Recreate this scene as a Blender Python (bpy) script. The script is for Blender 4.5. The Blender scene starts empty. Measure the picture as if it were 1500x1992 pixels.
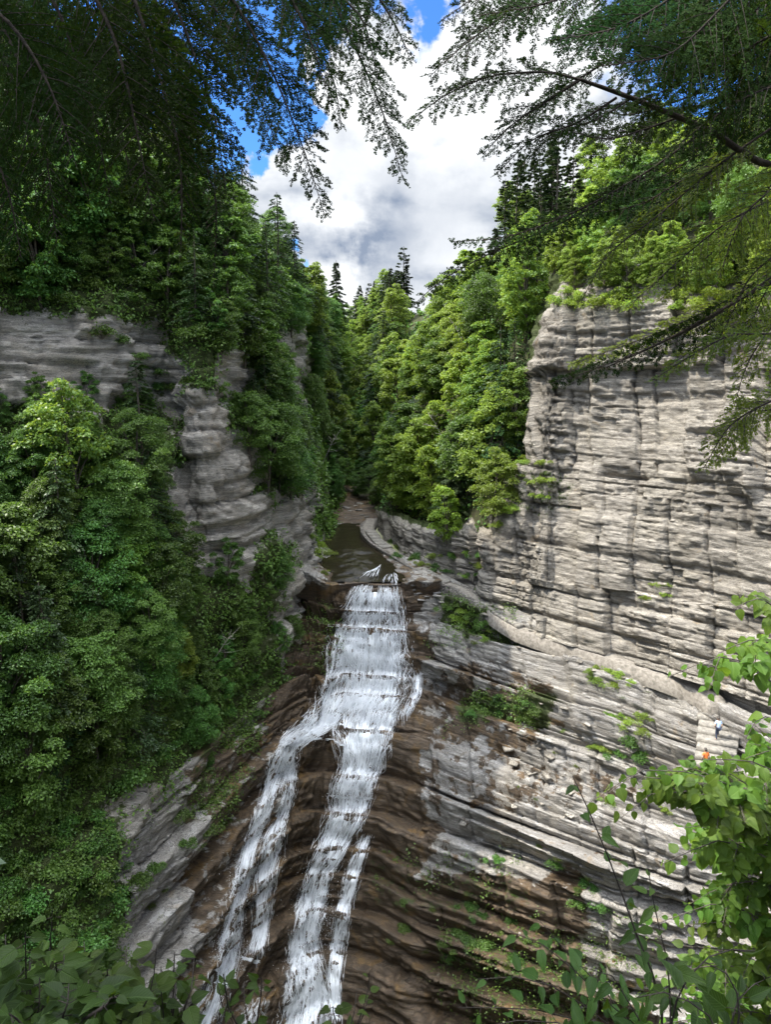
import bpy, math, random
import numpy as np
from mathutils import Vector, Matrix
from mathutils.bvhtree import BVHTree

# ------------------------------------------------------------------ camera, sky, sun, exposure
sc = bpy.context.scene
COL = sc.collection
R = math.radians
F = 1381.0            # focal length in photograph pixels (1500 x 1992)
PITCH = R(10.0)
CT, ST = math.cos(PITCH), math.sin(PITCH)

cam_data = bpy.data.cameras.new("camera")
cam = bpy.data.objects.new("camera", cam_data)
COL.objects.link(cam)
cam.location = (0, 0, 0)
cam.rotation_euler = (R(90) - PITCH, 0, 0)
cam_data.sensor_fit = 'VERTICAL'
cam_data.sensor_height = 36.0
cam_data.lens = 18.0 / (996.0 / F)
cam_data.clip_start = 0.05
cam_data.clip_end = 3000
sc.camera = cam

SUN_DIR = Vector((-0.68, 0.04, 1.08)).normalized()
sun_el = math.asin(SUN_DIR.z)
sun_az = math.atan2(SUN_DIR.x, SUN_DIR.y)

def P(px, py, Y):
    """world point seen at photograph pixel (px, py), at depth Y along the view axis' ground direction"""
    xc = (px - 750.0) / F
    yc = (996.0 - py) / F
    d = np.array([xc, CT + yc * ST, -ST + yc * CT])
    return d * (Y / d[1])

world = bpy.data.worlds.new("World")
sc.world = world
world.use_nodes = True
wn, wl = world.node_tree.nodes, world.node_tree.links
wn.clear()

def N(nodes, typ, **kw):
    n = nodes.new(typ)
    for k, v in kw.items():
        if k == 'ins':
            for i, val in v.items():
                n.inputs[i].default_value = val
        else:
            setattr(n, k, v)
    return n

def math_n(nodes, links, op, a, b=None, clamp=False):
    n = nodes.new('ShaderNodeMath'); n.operation = op; n.use_clamp = clamp
    for i, x in enumerate((a, b)):
        if x is None: continue
        if isinstance(x, (int, float)): n.inputs[i].default_value = x
        else: links.new(x, n.inputs[i])
    return n.outputs[0]

def mix_n(nodes, links, fac, a, b, blend='MIX'):
    n = nodes.new('ShaderNodeMix'); n.data_type = 'RGBA'; n.blend_type = blend
    for sock, x in ((n.inputs[0], fac), (n.inputs[6], a), (n.inputs[7], b)):
        if isinstance(x, (int, float)): sock.default_value = x
        elif isinstance(x, tuple): sock.default_value = (*x, 1) if len(x) == 3 else x
        else: links.new(x, sock)
    return n.outputs[2]

def range_n(nodes, links, x, a, b, c=0.0, d=1.0, smooth=True):
    n = nodes.new('ShaderNodeMapRange')
    n.interpolation_type = 'SMOOTHSTEP' if smooth else 'LINEAR'
    links.new(x, n.inputs[0])
    for i, v in zip((1, 2, 3, 4), (a, b, c, d)): n.inputs[i].default_value = v
    return n.outputs[0]

def noise_n(nodes, links, vec, scale, detail=4, rough=0.5, dist=0.0):
    n = nodes.new('ShaderNodeTexNoise')
    n.inputs['Scale'].default_value = scale; n.inputs['Detail'].default_value = detail
    n.inputs['Roughness'].default_value = rough; n.inputs['Distortion'].default_value = dist
    if vec is not None: links.new(vec, n.inputs['Vector'])
    return n.outputs['Fac']

def build_sky():
    sky = N(wn, 'ShaderNodeTexSky', sky_type='NISHITA', sun_disc=False, sun_elevation=sun_el, sun_rotation=sun_az)
    sky.air_density = 1.0; sky.dust_density = 0.3; sky.ozone_density = 2.5
    tc = N(wn, 'ShaderNodeTexCoord')
    dirv = tc.outputs['Generated']
    mp = N(wn, 'ShaderNodeMapping'); wl.new(dirv, mp.inputs[0]); mp.inputs['Scale'].default_value = (1, 1, 1.7); mp.inputs['Location'].default_value = (0.33, 0.0, 0.12)
    big = noise_n(wn, wl, mp.outputs[0], 3.2, 9, 0.52, 0.25)
    cover = math_n(wn, wl, 'ADD', big, 0.10)
    wnz = N(wn, 'ShaderNodeTexNoise'); wl.new(dirv, wnz.inputs['Vector']); wnz.inputs['Scale'].default_value = 9.0; wnz.inputs['Detail'].default_value = 7; wnz.inputs['Roughness'].default_value = .6
    wsub = N(wn, 'ShaderNodeVectorMath', operation='SUBTRACT'); wl.new(wnz.outputs['Color'], wsub.inputs[0]); wsub.inputs[1].default_value = (.5, .5, .5)
    wmul = N(wn, 'ShaderNodeVectorMath', operation='MULTIPLY'); wl.new(wsub.outputs[0], wmul.inputs[0]); wmul.inputs[1].default_value = (.30, .30, .16)
    wadd = N(wn, 'ShaderNodeVectorMath', operation='ADD'); wl.new(wmul.outputs[0], wadd.inputs[0]); wl.new(dirv, wadd.inputs[1])
    def blob(px, py, r0, r1, amt):
        c = P(px, py, 100.0); c = c / np.linalg.norm(c)
        d = N(wn, 'ShaderNodeVectorMath', operation='DISTANCE'); wl.new(wadd.outputs[0], d.inputs[0]); d.inputs[1].default_value = tuple(c)
        return range_n(wn, wl, d.outputs['Value'], r0, r1, amt, 0.0)
    for (px, py, r0, r1, amt) in ((420, 80, .05, .20, .42), (300, 30, .05, .25, .30), (810, 45, .0, .09, .36), (640, 487, .0, .07, .30), (600, 478, .0, .05, .25), (700, 322, .0, .05, .24), (560, 120, .0, .09, .2), (1100, 60, .05, .3, .10)):
        cover = math_n(wn, wl, 'SUBTRACT', cover, blob(px, py, r0, r1, amt))
    for (px, py, r0, r1, amt) in ((560, 250, .05, .18, .22), (900, 200, .08, .25, .25), (720, 380, .08, .22, .20), (700, 530, .02, .1, .2)):
        cover = math_n(wn, wl, 'ADD', cover, blob(px, py, r0, r1, amt))
    mask = range_n(wn, wl, cover, 0.50, 0.61)
    # cloud tone: billows, with the thick grey undersides
    mp2 = N(wn, 'ShaderNodeMapping'); wl.new(dirv, mp2.inputs[0]); mp2.inputs['Scale'].default_value = (1, 1, 2.0); mp2.inputs['Location'].default_value = (0.1, 0.3, 0.66)
    tone = noise_n(wn, wl, mp2.outputs[0], 4.5, 8, 0.5, 0.2)
    grey = range_n(wn, wl, tone, 0.40, 0.66)
    for (px, py, r0, r1, amt) in ((840, 395, .02, .20, .48), (740, 480, .0, .12, .42), (620, 330, .0, .11, .28), (960, 310, .0, .1, .2), (760, 250, .0, .1, .15)):
        grey = math_n(wn, wl, 'ADD', grey, blob(px, py, r0, r1, amt))
    for (px, py, r0, r1, amt) in ((640, 410, .0, .09, .7), (860, 170, .04, .18, .6), (690, 535, .0, .06, .6)):
        grey = math_n(wn, wl, 'SUBTRACT', grey, blob(px, py, r0, r1, amt))
    grey = math_n(wn, wl, 'MULTIPLY', grey, 1.0, True)
    cl = mix_n(wn, wl, grey, (4.8, 4.9, 5.0), (1.35, 1.65, 2.2))
    # cloud near the sun is much brighter than cloud opposite it
    dt = N(wn, 'ShaderNodeVectorMath', operation='DOT_PRODUCT'); wl.new(dirv, dt.inputs[0]); dt.inputs[1].default_value = tuple(SUN_DIR)
    gl = range_n(wn, wl, dt.outputs['Value'], 0.45, 1.0, 1.0, 3.0)
    sz = N(wn, 'ShaderNodeSeparateXYZ'); wl.new(dirv, sz.inputs[0])
    gl = math_n(wn, wl, 'MULTIPLY', gl, range_n(wn, wl, sz.outputs['Z'], 0.46, 0.95, 1.0, 3.8))   # clouds are brightest towards the zenith
    cl = mix_n(wn, wl, 1.0, cl, gl, 'MULTIPLY')
    skyb = mix_n(wn, wl, 1.0, sky.outputs[0], (0.36, 0.68, 1.10), 'MULTIPLY')
    c = mix_n(wn, wl, mask, skyb, cl)
    bg = N(wn, 'ShaderNodeBackground'); wl.new(c, bg.inputs[0]); bg.inputs[1].default_value = 0.09
    out = N(wn, 'ShaderNodeOutputWorld'); wl.new(bg.outputs[0], out.inputs[0])
build_sky()

sun_data = bpy.data.lights.new("sun", 'SUN')
sun_data.energy = 2.9
sun_data.angle = R(0.53)
sun_data.color = (1.0, 0.93, 0.82)
sun_ob = bpy.data.objects.new("sun", sun_data)
COL.objects.link(sun_ob)
sun_ob.rotation_euler = SUN_DIR.to_track_quat('Z', 'Y').to_euler()

sc.view_settings.view_transform = 'Standard'
sc.view_settings.look = 'None'
sc.view_settings.exposure = 1.42
sc.view_settings.gamma = 1
sc.render.engine = 'CYCLES'
sc.cycles.max_bounces = 6
sc.cycles.diffuse_bounces = 3
sc.cycles.transmission_bounces = 3
sc.cycles.transparent_max_bounces = 6
sc.cycles.use_denoising = True

# ------------------------------------------------------------------ helpers
def h32(*a):
    h = np.zeros(np.broadcast(*a).shape, dtype=np.uint64) + np.uint64(0x9E3779B1)
    for x in a:
        x = np.asarray(x).astype(np.int64).astype(np.uint64)
        h = (h ^ x) * np.uint64(0x85EBCA6B) & np.uint64(0xFFFFFFFF)
        h = (h ^ (h >> np.uint64(13))) * np.uint64(0xC2B2AE35) & np.uint64(0xFFFFFFFF)
        h = h ^ (h >> np.uint64(16))
    return h.astype(np.float64) / 4294967295.0

def vnoise(x, y=0.0, z=0.0, seed=0):
    x, y, z = np.broadcast_arrays(np.asarray(x, float), np.asarray(y, float), np.asarray(z, float))
    xi, yi, zi = np.floor(x), np.floor(y), np.floor(z)
    fx, fy, fz = x - xi, y - yi, z - zi
    s = lambda t: t * t * (3 - 2 * t)
    fx, fy, fz = s(fx), s(fy), s(fz)
    r = 0
    for dx in (0, 1):
        for dy in (0, 1):
            for dz in (0, 1):
                w = (fx if dx else 1 - fx) * (fy if dy else 1 - fy) * (fz if dz else 1 - fz)
                r = r + w * h32(xi + dx, yi + dy, zi + dz, np.int64(seed))
    return r * 2 - 1

def fbm(x, y=0.0, z=0.0, seed=0, octs=4):
    r, a = 0, 0.5
    x, y, z = np.asarray(x, float), np.asarray(y, float), np.asarray(z, float)
    for i in range(octs):
        r = r + a * vnoise(x, y, z, seed + i * 17)
        x, y, z, a = x * 2.03, y * 2.03, z * 2.03, a * 0.5
    return r

def sstep(x, a, b):
    t = np.clip((x - a) / (b - a), 0, 1)
    return t * t * (3 - 2 * t)

def nrm(v):
    return v / np.maximum(np.linalg.norm(v, axis=-1, keepdims=True), 1e-9)

def pchip(x, Yv, xq):
    h = np.diff(x); d = np.diff(Yv, axis=0) / h.reshape(-1, *([1] * (Yv.ndim - 1)))
    m = np.zeros_like(Yv)
    m[0], m[-1] = d[0], d[-1]
    p = d[:-1] * d[1:]
    m[1:-1] = np.where(p > 0, 2 * p / np.where(np.abs(d[:-1] + d[1:]) < 1e-12, 1e-12, d[:-1] + d[1:]), 0)
    i = np.clip(np.searchsorted(x, xq, side='right') - 1, 0, len(x) - 2)
    sh = (-1,) + (1,) * (Yv.ndim - 1)
    hh = h[i].reshape(sh); t = ((xq - x[i]) / h[i]).reshape(sh)
    return ((2*t**3-3*t**2+1) * Yv[i] + (t**3-2*t**2+t) * hh * m[i] + (-2*t**3+3*t**2) * Yv[i+1] + (t**3-t**2) * hh * m[i+1])

def make_mesh(name, V, Q, mat=None, parent=None, smooth=False, attrs=None, uv=None):
    V = np.asarray(V, np.float32).reshape(-1, 3)
    me = bpy.data.meshes.new(name)
    Q = np.asarray(Q, np.int32)
    k = Q.shape[1]
    me.vertices.add(len(V)); me.vertices.foreach_set('co', V.ravel())
    me.loops.add(Q.size); me.loops.foreach_set('vertex_index', Q.ravel())
    me.polygons.add(len(Q)); me.polygons.foreach_set('loop_start', np.arange(0, Q.size, k, dtype=np.int32))
    if smooth: me.polygons.foreach_set('use_smooth', np.ones(len(Q), dtype=bool))
    me.update(calc_edges=True)
    for an, av in (attrs or {}).items():
        a = me.attributes.new(an, 'FLOAT', 'POINT'); a.data.foreach_set('value', np.asarray(av, np.float32).ravel())
    if uv is not None:
        l = me.uv_layers.new(name='UVMap'); l.data.foreach_set('uv', np.asarray(uv, np.float32)[Q.ravel()].ravel())
    for m in (mat if isinstance(mat, (list, tuple)) else [mat] if mat else []): me.materials.append(m)
    return me

def link(name, me, parent=None):
    o = bpy.data.objects.new(name, me); COL.objects.link(o)
    if parent is not None: o.parent = parent
    return o

def tag(o, label=None, cat=None, group=None, kind=None):
    if label: o['label'] = label
    if cat: o['category'] = cat
    if group: o['group'] = group
    if kind: o['kind'] = kind
    return o

def empty(name, loc=(0, 0, 0)):
    o = bpy.data.objects.new(name, None); COL.objects.link(o); o.location = loc
    o.empty_display_size = 0.3
    return o

class MB:
    """collects quads"""
    def __init__(s): s.V, s.Q, s.U, s.n = [], [], [], 0
    def add(s, V, Q, U=None):
        V = np.asarray(V, float).reshape(-1, 3)
        s.V.append(V); s.Q.append(np.asarray(Q) + s.n); s.n += len(V)
        s.U.append(np.zeros((len(V), 2)) if U is None else np.asarray(U, float))
    def mesh(s, name, mat, smooth=False, uv=False):
        return make_mesh(name, np.concatenate(s.V), np.concatenate(s.Q), mat, None, smooth, None, np.concatenate(s.U) if uv else None)

def tube(pts, rad, sides=6, cap=True):
    pts = np.asarray(pts, float); n = len(pts)
    rad = np.broadcast_to(np.asarray(rad, float), (n,))
    t = np.gradient(pts, axis=0); t = nrm(t)
    ref = np.array([0.31, 0.17, 0.93]) if abs(t[:, 2]).mean() < 0.8 else np.array([0.9, 0.35, 0.1])
    a = nrm(np.cross(t, ref)); b = np.cross(t, a)
    th = np.linspace(0, 2 * np.pi, sides, endpoint=False)
    V = pts[:, None, :] + rad[:, None, None] * (np.cos(th)[None, :, None] * a[:, None, :] + np.sin(th)[None, :, None] * b[:, None, :])
    i = np.arange(n - 1)[:, None]; j = np.arange(sides)[None, :]; j2 = (j + 1) % sides
    Q = np.stack([i * sides + j, i * sides + j2, (i + 1) * sides + j2, (i + 1) * sides + j], -1).reshape(-1, 4)
    return V.reshape(-1, 3), Q

def rhombs(C, D, Nn, L, W, fold=0.15, wide=0.45):
    """leaf quads: base C, direction D, normal Nn, length L, half-width W"""
    D = nrm(D); S = nrm(np.cross(D, Nn)); Nn = np.cross(S, D)
    L = np.asarray(L).reshape(-1, 1); W = np.asarray(W).reshape(-1, 1)
    mid = C + D * L * wide
    V = np.stack([C, mid + S * W + Nn * W * fold, C + D * L - Nn * W * fold * 1.2, mid - S * W + Nn * W * fold], 1)
    Q = np.arange(len(C) * 4).reshape(-1, 4)
    return V.reshape(-1, 3), Q

# ------------------------------------------------------------------ materials
def new_mat(name):
    m = bpy.data.materials.new(name); m.use_nodes = True
    n, l = m.node_tree.nodes, m.node_tree.links
    n.clear()
    out = n.new('ShaderNodeOutputMaterial')
    return m, n, l, out

def rock_mat(name, tones, wet_tone=(0.050, 0.036, 0.023), scale=1.0):
    m, n, l, out = new_mat(name)
    geo = n.new('ShaderNodeNewGeometry')
    pos = geo.outputs['Position']
    mp = n.new('ShaderNodeMapping'); l.new(pos, mp.inputs[0]); mp.inputs['Scale'].default_value = (0.35, 0.35, 4.2)
    strat = noise_n(n, l, mp.outputs[0], 1.3, 7, 0.62, 0.4)
    mp2 = n.new('ShaderNodeMapping'); l.new(pos, mp2.inputs[0]); mp2.inputs['Scale'].default_value = (1.2, 1.2, 14.0)
    fine = noise_n(n, l, mp2.outputs[0], 1.4, 6, 0.65, 0.5)
    blot = noise_n(n, l, pos, 0.22, 6, 0.6)
    grain = noise_n(n, l, pos, 9.0, 5, 0.7)
    c = mix_n(n, l, range_n(n, l, strat, 0.36, 0.64), tones[0], tones[1])
    c = mix_n(n, l, range_n(n, l, blot, 0.45, 0.68), c, tones[2])
    c = mix_n(n, l, range_n(n, l, fine, 0.55, 0.75, 0, 0.55), c, tones[3])
    c = mix_n(n, l, range_n(n, l, grain, 0.3, 0.7, 0.0, 0.30), c, tones[1])
    mp3 = n.new('ShaderNodeMapping'); l.new(pos, mp3.inputs[0]); mp3.inputs['Scale'].default_value = (0.16, 0.16, 1.9)
    lam = noise_n(n, l, mp3.outputs[0], 1.0, 9, 0.66, 0.35)
    c = mix_n(n, l, range_n(n, l, lam, 0.47, 0.60, 0, .65), c, tuple(x * .62 for x in tones[0]))
    for lev in (0.40, 0.47, 0.53, 0.60):
        sm = math_n(n, l, 'ABSOLUTE', math_n(n, l, 'SUBTRACT', lam, lev))
        c = mix_n(n, l, range_n(n, l, sm, 0.004, 0.014, 0.75, 0.0), c, tuple(x * .42 for x in tones[3]))
    # iron / lichen stains with their own shapes
    st = noise_n(n, l, pos, 0.55, 7, 0.62, 0.6)
    c = mix_n(n, l, range_n(n, l, st, 0.62, 0.70, 0, 0.5), c, (0.26, 0.19, 0.11))
    wet = n.new('ShaderNodeAttribute'); wet.attribute_name = 'wet'
    moss = n.new('ShaderNodeAttribute'); moss.attribute_name = 'moss'
    wn_ = noise_n(n, l, mp.outputs[0], 2.2, 7, 0.6, 0.3)
    wv = math_n(n, l, 'ADD', wet.outputs['Fac'], math_n(n, l, 'MULTIPLY', math_n(n, l, 'SUBTRACT', noise_n(n, l, pos, 0.8, 8, 0.65, .3), 0.5), 1.5))
    wf = range_n(n, l, wv, 0.46, 0.54)
    wc = mix_n(n, l, range_n(n, l, wn_, 0.4, 0.62), wet_tone, tuple(x * 2.0 for x in wet_tone))
    wc = mix_n(n, l, range_n(n, l, st, 0.53, 0.68, 0, 0.7), wc, (0.14, 0.085, 0.03))
    c = mix_n(n, l, wf, c, wc)
    mv = math_n(n, l, 'ADD', moss.outputs['Fac'], math_n(n, l, 'MULTIPLY', math_n(n, l, 'SUBTRACT', noise_n(n, l, pos, 1.6, 8, 0.7), 0.5), 1.6))
    mf = range_n(n, l, mv, 0.45, 0.62)
    mc = mix_n(n, l, grain, (0.028, 0.050, 0.010), (0.065, 0.075, 0.024))
    c = mix_n(n, l, mf, c, mc)
    for lev, wd in ((0.43, .010), (0.50, .012), (0.565, .010)):
        sm = math_n(n, l, 'ABSOLUTE', math_n(n, l, 'SUBTRACT', lam, lev))
        c = mix_n(n, l, range_n(n, l, sm, 0.003, wd, 0.7, 0.0), c, (.40, .38, .36), 'MULTIPLY')
    c = mix_n(n, l, math_n(n, l, 'MULTIPLY', range_n(n, l, fine, .42, .60, 0, .5), wf), c, (1.5, 1.42, 1.3), 'MULTIPLY')
    b = n.new('ShaderNodeBsdfPrincipled')
    l.new(c, b.inputs['Base Color'])
    rg = range_n(n, l, wf, 0, 1, 0.86, 0.48, False); l.new(rg, b.inputs['Roughness'])
    b.inputs['Specular IOR Level'].default_value = 0.3
    hsum = math_n(n, l, 'ADD', math_n(n, l, 'MULTIPLY', fine, 0.9), math_n(n, l, 'MULTIPLY', grain, 0.35))
    hsum = math_n(n, l, 'ADD', hsum, math_n(n, l, 'MULTIPLY', strat, 0.7))
    bp = n.new('ShaderNodeBump'); bp.inputs['Strength'].default_value = 0.9; bp.inputs['Distance'].default_value = 0.15
    l.new(hsum, bp.inputs['Height']); l.new(bp.outputs[0], b.inputs['Normal'])
    l.new(b.outputs[0], out.inputs[0])
    return m

def leaf_mat(name, c1, c2, tr, trf=0.35, rough=0.45, spec=0.35):
    m, n, l, out = new_mat(name)
    geo = n.new('ShaderNodeNewGeometry'); oi = n.new('ShaderNodeObjectInfo')
    r = math_n(n, l, 'ADD', math_n(n, l, 'MULTIPLY', geo.outputs['Random Per Island'], 0.55), math_n(n, l, 'MULTIPLY', oi.outputs['Random'], 0.45))
    c = mix_n(n, l, r, c1, c2)
    hs = n.new('ShaderNodeHueSaturation'); l.new(c, hs.inputs['Color'])
    l.new(math_n(n, l, 'ADD', 0.470, math_n(n, l, 'MULTIPLY', math_n(n, l, 'FRACT', math_n(n, l, 'MULTIPLY', oi.outputs['Random'], 3.7)), 0.055)), hs.inputs['Hue'])
    l.new(math_n(n, l, 'ADD', math_n(n, l, 'ADD', 0.48, math_n(n, l, 'MULTIPLY', math_n(n, l, 'FRACT', math_n(n, l, 'MULTIPLY', oi.outputs['Random'], 7.31)), 0.72)), math_n(n, l, 'MULTIPLY', geo.outputs['Random Per Island'], 0.4)), hs.inputs['Value'])
    b = n.new('ShaderNodeBsdfPrincipled'); l.new(hs.outputs[0], b.inputs['Base Color'])
    b.inputs['Roughness'].default_value = rough; b.inputs['Specular IOR Level'].default_value = spec
    t = n.new('ShaderNodeBsdfTranslucent'); t.inputs[0].default_value = (*tr, 1)
    mx = n.new('ShaderNodeMixShader'); mx.inputs[0].default_value = trf
    l.new(b.outputs[0], mx.inputs[1]); l.new(t.outputs[0], mx.inputs[2]); l.new(mx.outputs[0], out.inputs[0])
    return m

def plain_mat(name, c1, c2, scale=6.0, rough=0.85, bump=0.5, stretch=(1, 1, 1)):
    m, n, l, out = new_mat(name)
    tc = n.new('ShaderNodeTexCoord')
    mp = n.new('ShaderNodeMapping'); l.new(tc.outputs['Object'], mp.inputs[0]); mp.inputs['Scale'].default_value = stretch
    f = noise_n(n, l, mp.outputs[0], scale, 6, 0.65, 0.3)
    c = mix_n(n, l, range_n(n, l, f, 0.3, 0.7), c1, c2)
    b = n.new('ShaderNodeBsdfPrincipled'); l.new(c, b.inputs['Base Color'])
    b.inputs['Roughness'].default_value = rough; b.inputs['Specular IOR Level'].default_value = 0.25
    bp = n.new('ShaderNodeBump'); bp.inputs['Strength'].default_value = bump; bp.inputs['Distance'].default_value = 0.05
    l.new(f, bp.inputs['Height']); l.new(bp.outputs[0], b.inputs['Normal']); l.new(b.outputs[0], out.inputs[0])
    return m

M = {}
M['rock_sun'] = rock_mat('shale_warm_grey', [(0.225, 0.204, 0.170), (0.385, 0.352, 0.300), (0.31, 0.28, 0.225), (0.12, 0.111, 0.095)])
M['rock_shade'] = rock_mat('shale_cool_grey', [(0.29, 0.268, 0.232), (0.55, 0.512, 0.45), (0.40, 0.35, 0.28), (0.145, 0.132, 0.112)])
M['rock_fall'] = rock_mat('shale_by_water', [(0.24, 0.22, 0.19), (0.40, 0.385, 0.36), (0.32, 0.295, 0.25), (0.15, 0.14, 0.125)])
M['soil'] = plain_mat('forest_soil', (0.035, 0.03, 0.018), (0.05, 0.062, 0.022), 1.2, 0.95, 0.8)
M['bark'] = plain_mat('bark', (0.055, 0.045, 0.036), (0.13, 0.11, 0.09), 9, 0.9, 0.8, (1, 1, .25))
M['pale_bark'] = plain_mat('pale_bark', (0.22, 0.20, 0.17), (0.40, 0.37, 0.33), 7, 0.9, 0.6, (1, 1, .3))
M['dark_bark'] = plain_mat('dark_twig_bark', (0.018, 0.014, 0.012), (0.05, 0.04, 0.032), 20, 0.9, 0.5)
M['path'] = plain_mat('gravel_path', (0.13, 0.117, 0.098), (0.27, 0.243, 0.205), 3, 0.95, 0.8)
M['step'] = plain_mat('step_stone', (0.14, 0.13, 0.112), (0.27, 0.25, 0.215), 4, 0.9, 0.4)
M['leaf_shade'] = leaf_mat('broad_leaf_shade_tone', (0.040, 0.098, 0.018), (0.100, 0.180, 0.034), (0.15, 0.27, 0.03), 0.33)  # shade of the left slope put into the leaf colour
M['leaf_sun'] = leaf_mat('broad_leaf_sunlit_tone', (0.075, 0.145, 0.022), (0.16, 0.235, 0.040), (0.30, 0.42, 0.05), 0.40)  # brighter copy of the leaf: right slope sunlight put into its colour
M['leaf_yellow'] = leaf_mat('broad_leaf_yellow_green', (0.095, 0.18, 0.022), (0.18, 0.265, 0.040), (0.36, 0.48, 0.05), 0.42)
M['hemlock'] = leaf_mat('hemlock_needle', (0.018, 0.045, 0.016), (0.045, 0.085, 0.026), (0.06, 0.11, 0.02), 0.22)
M['pine'] = leaf_mat('pine_needle', (0.030, 0.055, 0.026), (0.065, 0.095, 0.042), (0.07, 0.11, 0.03), 0.22)
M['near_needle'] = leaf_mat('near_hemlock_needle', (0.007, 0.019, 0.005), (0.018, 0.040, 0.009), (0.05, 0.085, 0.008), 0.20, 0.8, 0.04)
M['near_needle_lit'] = leaf_mat('hemlock_needle_sunlit_tone', (0.030, 0.062, 0.010), (0.085, 0.13, 0.018), (0.30, 0.38, 0.02), 0.36, 0.6, 0.15)  # sunlight on the lower right boughs put into the needle colour
M['grass'] = leaf_mat('ledge_grass', (0.06, 0.10, 0.02), (0.13, 0.17, 0.045), (0.18, 0.24, 0.04), 0.3)
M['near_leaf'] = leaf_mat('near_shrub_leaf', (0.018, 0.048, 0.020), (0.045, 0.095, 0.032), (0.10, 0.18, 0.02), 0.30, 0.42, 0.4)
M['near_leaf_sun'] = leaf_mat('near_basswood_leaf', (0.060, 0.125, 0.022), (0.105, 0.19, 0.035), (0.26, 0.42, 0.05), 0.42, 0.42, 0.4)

def water_mat():
    m, n, l, out = new_mat('creek_water')
    tc = n.new('ShaderNodeNewGeometry')
    mp = n.new('ShaderNodeMapping'); l.new(tc.outputs['Position'], mp.inputs[0]); mp.inputs['Scale'].default_value = (1.0, 0.45, 1)
    f = noise_n(n, l, mp.outputs[0], 2.2, 5, 0.6, 0.4)
    b = n.new('ShaderNodeBsdfPrincipled')
    b.inputs['Base Color'].default_value = (0.020, 0.016, 0.009, 1); b.inputs['Roughness'].default_value = 0.10; b.inputs['IOR'].default_value = 1.22
    bp = n.new('ShaderNodeBump'); bp.inputs['Strength'].default_value = 0.35; bp.inputs['Distance'].default_value = 0.08
    l.new(f, bp.inputs['Height']); l.new(bp.outputs[0], b.inputs['Normal']); l.new(b.outputs[0], out.inputs[0])
    return m
M['water'] = water_mat()

def foam_mat():
    m, n, l, out = new_mat('falling_water')
    geo = n.new('ShaderNodeNewGeometry')
    c = mix_n(n, l, geo.outputs['Random Per Island'], (0.80, 0.83, 0.86), (0.96, 0.97, 0.98))
    b = n.new('ShaderNodeBsdfPrincipled'); l.new(c, b.inputs['Base Color']); b.inputs['Roughness'].default_value = 0.35
    t = n.new('ShaderNodeBsdfTranslucent'); l.new(c, t.inputs[0])
    mx = n.new('ShaderNodeMixShader'); mx.inputs[0].default_value = 0.5
    l.new(b.outputs[0], mx.inputs[1]); l.new(t.outputs[0], mx.inputs[2]); l.new(mx.outputs[0], out.inputs[0])
    return m
M['foam'] = foam_mat()
def veil_mat():
    m, n, l, out = new_mat('thin_white_water')
    uv = n.new('ShaderNodeUVMap')
    mp = n.new('ShaderNodeMapping'); l.new(uv.outputs[0], mp.inputs[0]); mp.inputs['Scale'].default_value = (5.0, 0.55, 1)
    a = noise_n(n, l, mp.outputs[0], 1.0, 6, 0.62, 0.4)
    mp2 = n.new('ShaderNodeMapping'); l.new(uv.outputs[0], mp2.inputs[0]); mp2.inputs['Scale'].default_value = (1.0, 0.35, 1)
    b_ = noise_n(n, l, mp2.outputs[0], 1.0, 4, 0.5)
    fac = math_n(n, l, 'ADD', math_n(n, l, 'MULTIPLY', a, .65), math_n(n, l, 'MULTIPLY', b_, .35))
    ed = n.new('ShaderNodeAttribute'); ed.attribute_name = 'edge'
    fac = math_n(n, l, 'SUBTRACT', fac, math_n(n, l, 'MULTIPLY', ed.outputs['Fac'], .35))
    al = range_n(n, l, fac, 0.35, 0.56, 0.0, 0.94)
    b = n.new('ShaderNodeBsdfPrincipled'); b.inputs['Base Color'].default_value = (0.86, 0.885, 0.91, 1); b.inputs['Roughness'].default_value = .4
    bp = n.new('ShaderNodeBump'); bp.inputs['Strength'].default_value = .8; bp.inputs['Distance'].default_value = .12; l.new(a, bp.inputs['Height']); l.new(bp.outputs[0], b.inputs['Normal'])
    t = n.new('ShaderNodeBsdfTransparent')
    mx = n.new('ShaderNodeMixShader'); l.new(al, mx.inputs[0]); l.new(t.outputs[0], mx.inputs[1]); l.new(b.outputs[0], mx.inputs[2]); l.new(mx.outputs[0], out.inputs[0])
    return m
M['veil'] = veil_mat()

# ------------------------------------------------------------------ terrain patches
BV = []         # (verts, quads) coarse copies for ray casts

def grid_surface(cols, nu, nv, fix=None):
    C = np.array([[P(*p) for p in c] for c in cols])
    if fix: fix(C)          # (ncol, nrow, 3)
    v = np.concatenate([[0], np.cumsum(np.linalg.norm(np.diff(C, axis=1), axis=2).mean(0))]); v /= v[-1]
    u = np.concatenate([[0], np.cumsum(np.linalg.norm(np.diff(C, axis=0), axis=2).mean(1))]); u /= u[-1]
    G = pchip(v, C.transpose(1, 0, 2), np.linspace(0, 1, nv))  # (nv, ncol, 3)
    G = pchip(u, G.transpose(1, 0, 2), np.linspace(0, 1, nu)).transpose(1, 0, 2)
    return G

def grid_normals(G, flip):
    du = np.gradient(G, axis=1); dv = np.gradient(G, axis=0)
    return nrm(np.cross(du, dv)) * flip

def grid_quads(nv, nu):
    i = np.arange(nv - 1)[:, None]; j = np.arange(nu - 1)[None, :]
    return np.stack([i * nu + j, (i + 1) * nu + j, (i + 1) * nu + j + 1, i * nu + j + 1], -1).reshape(-1, 4)

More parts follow.
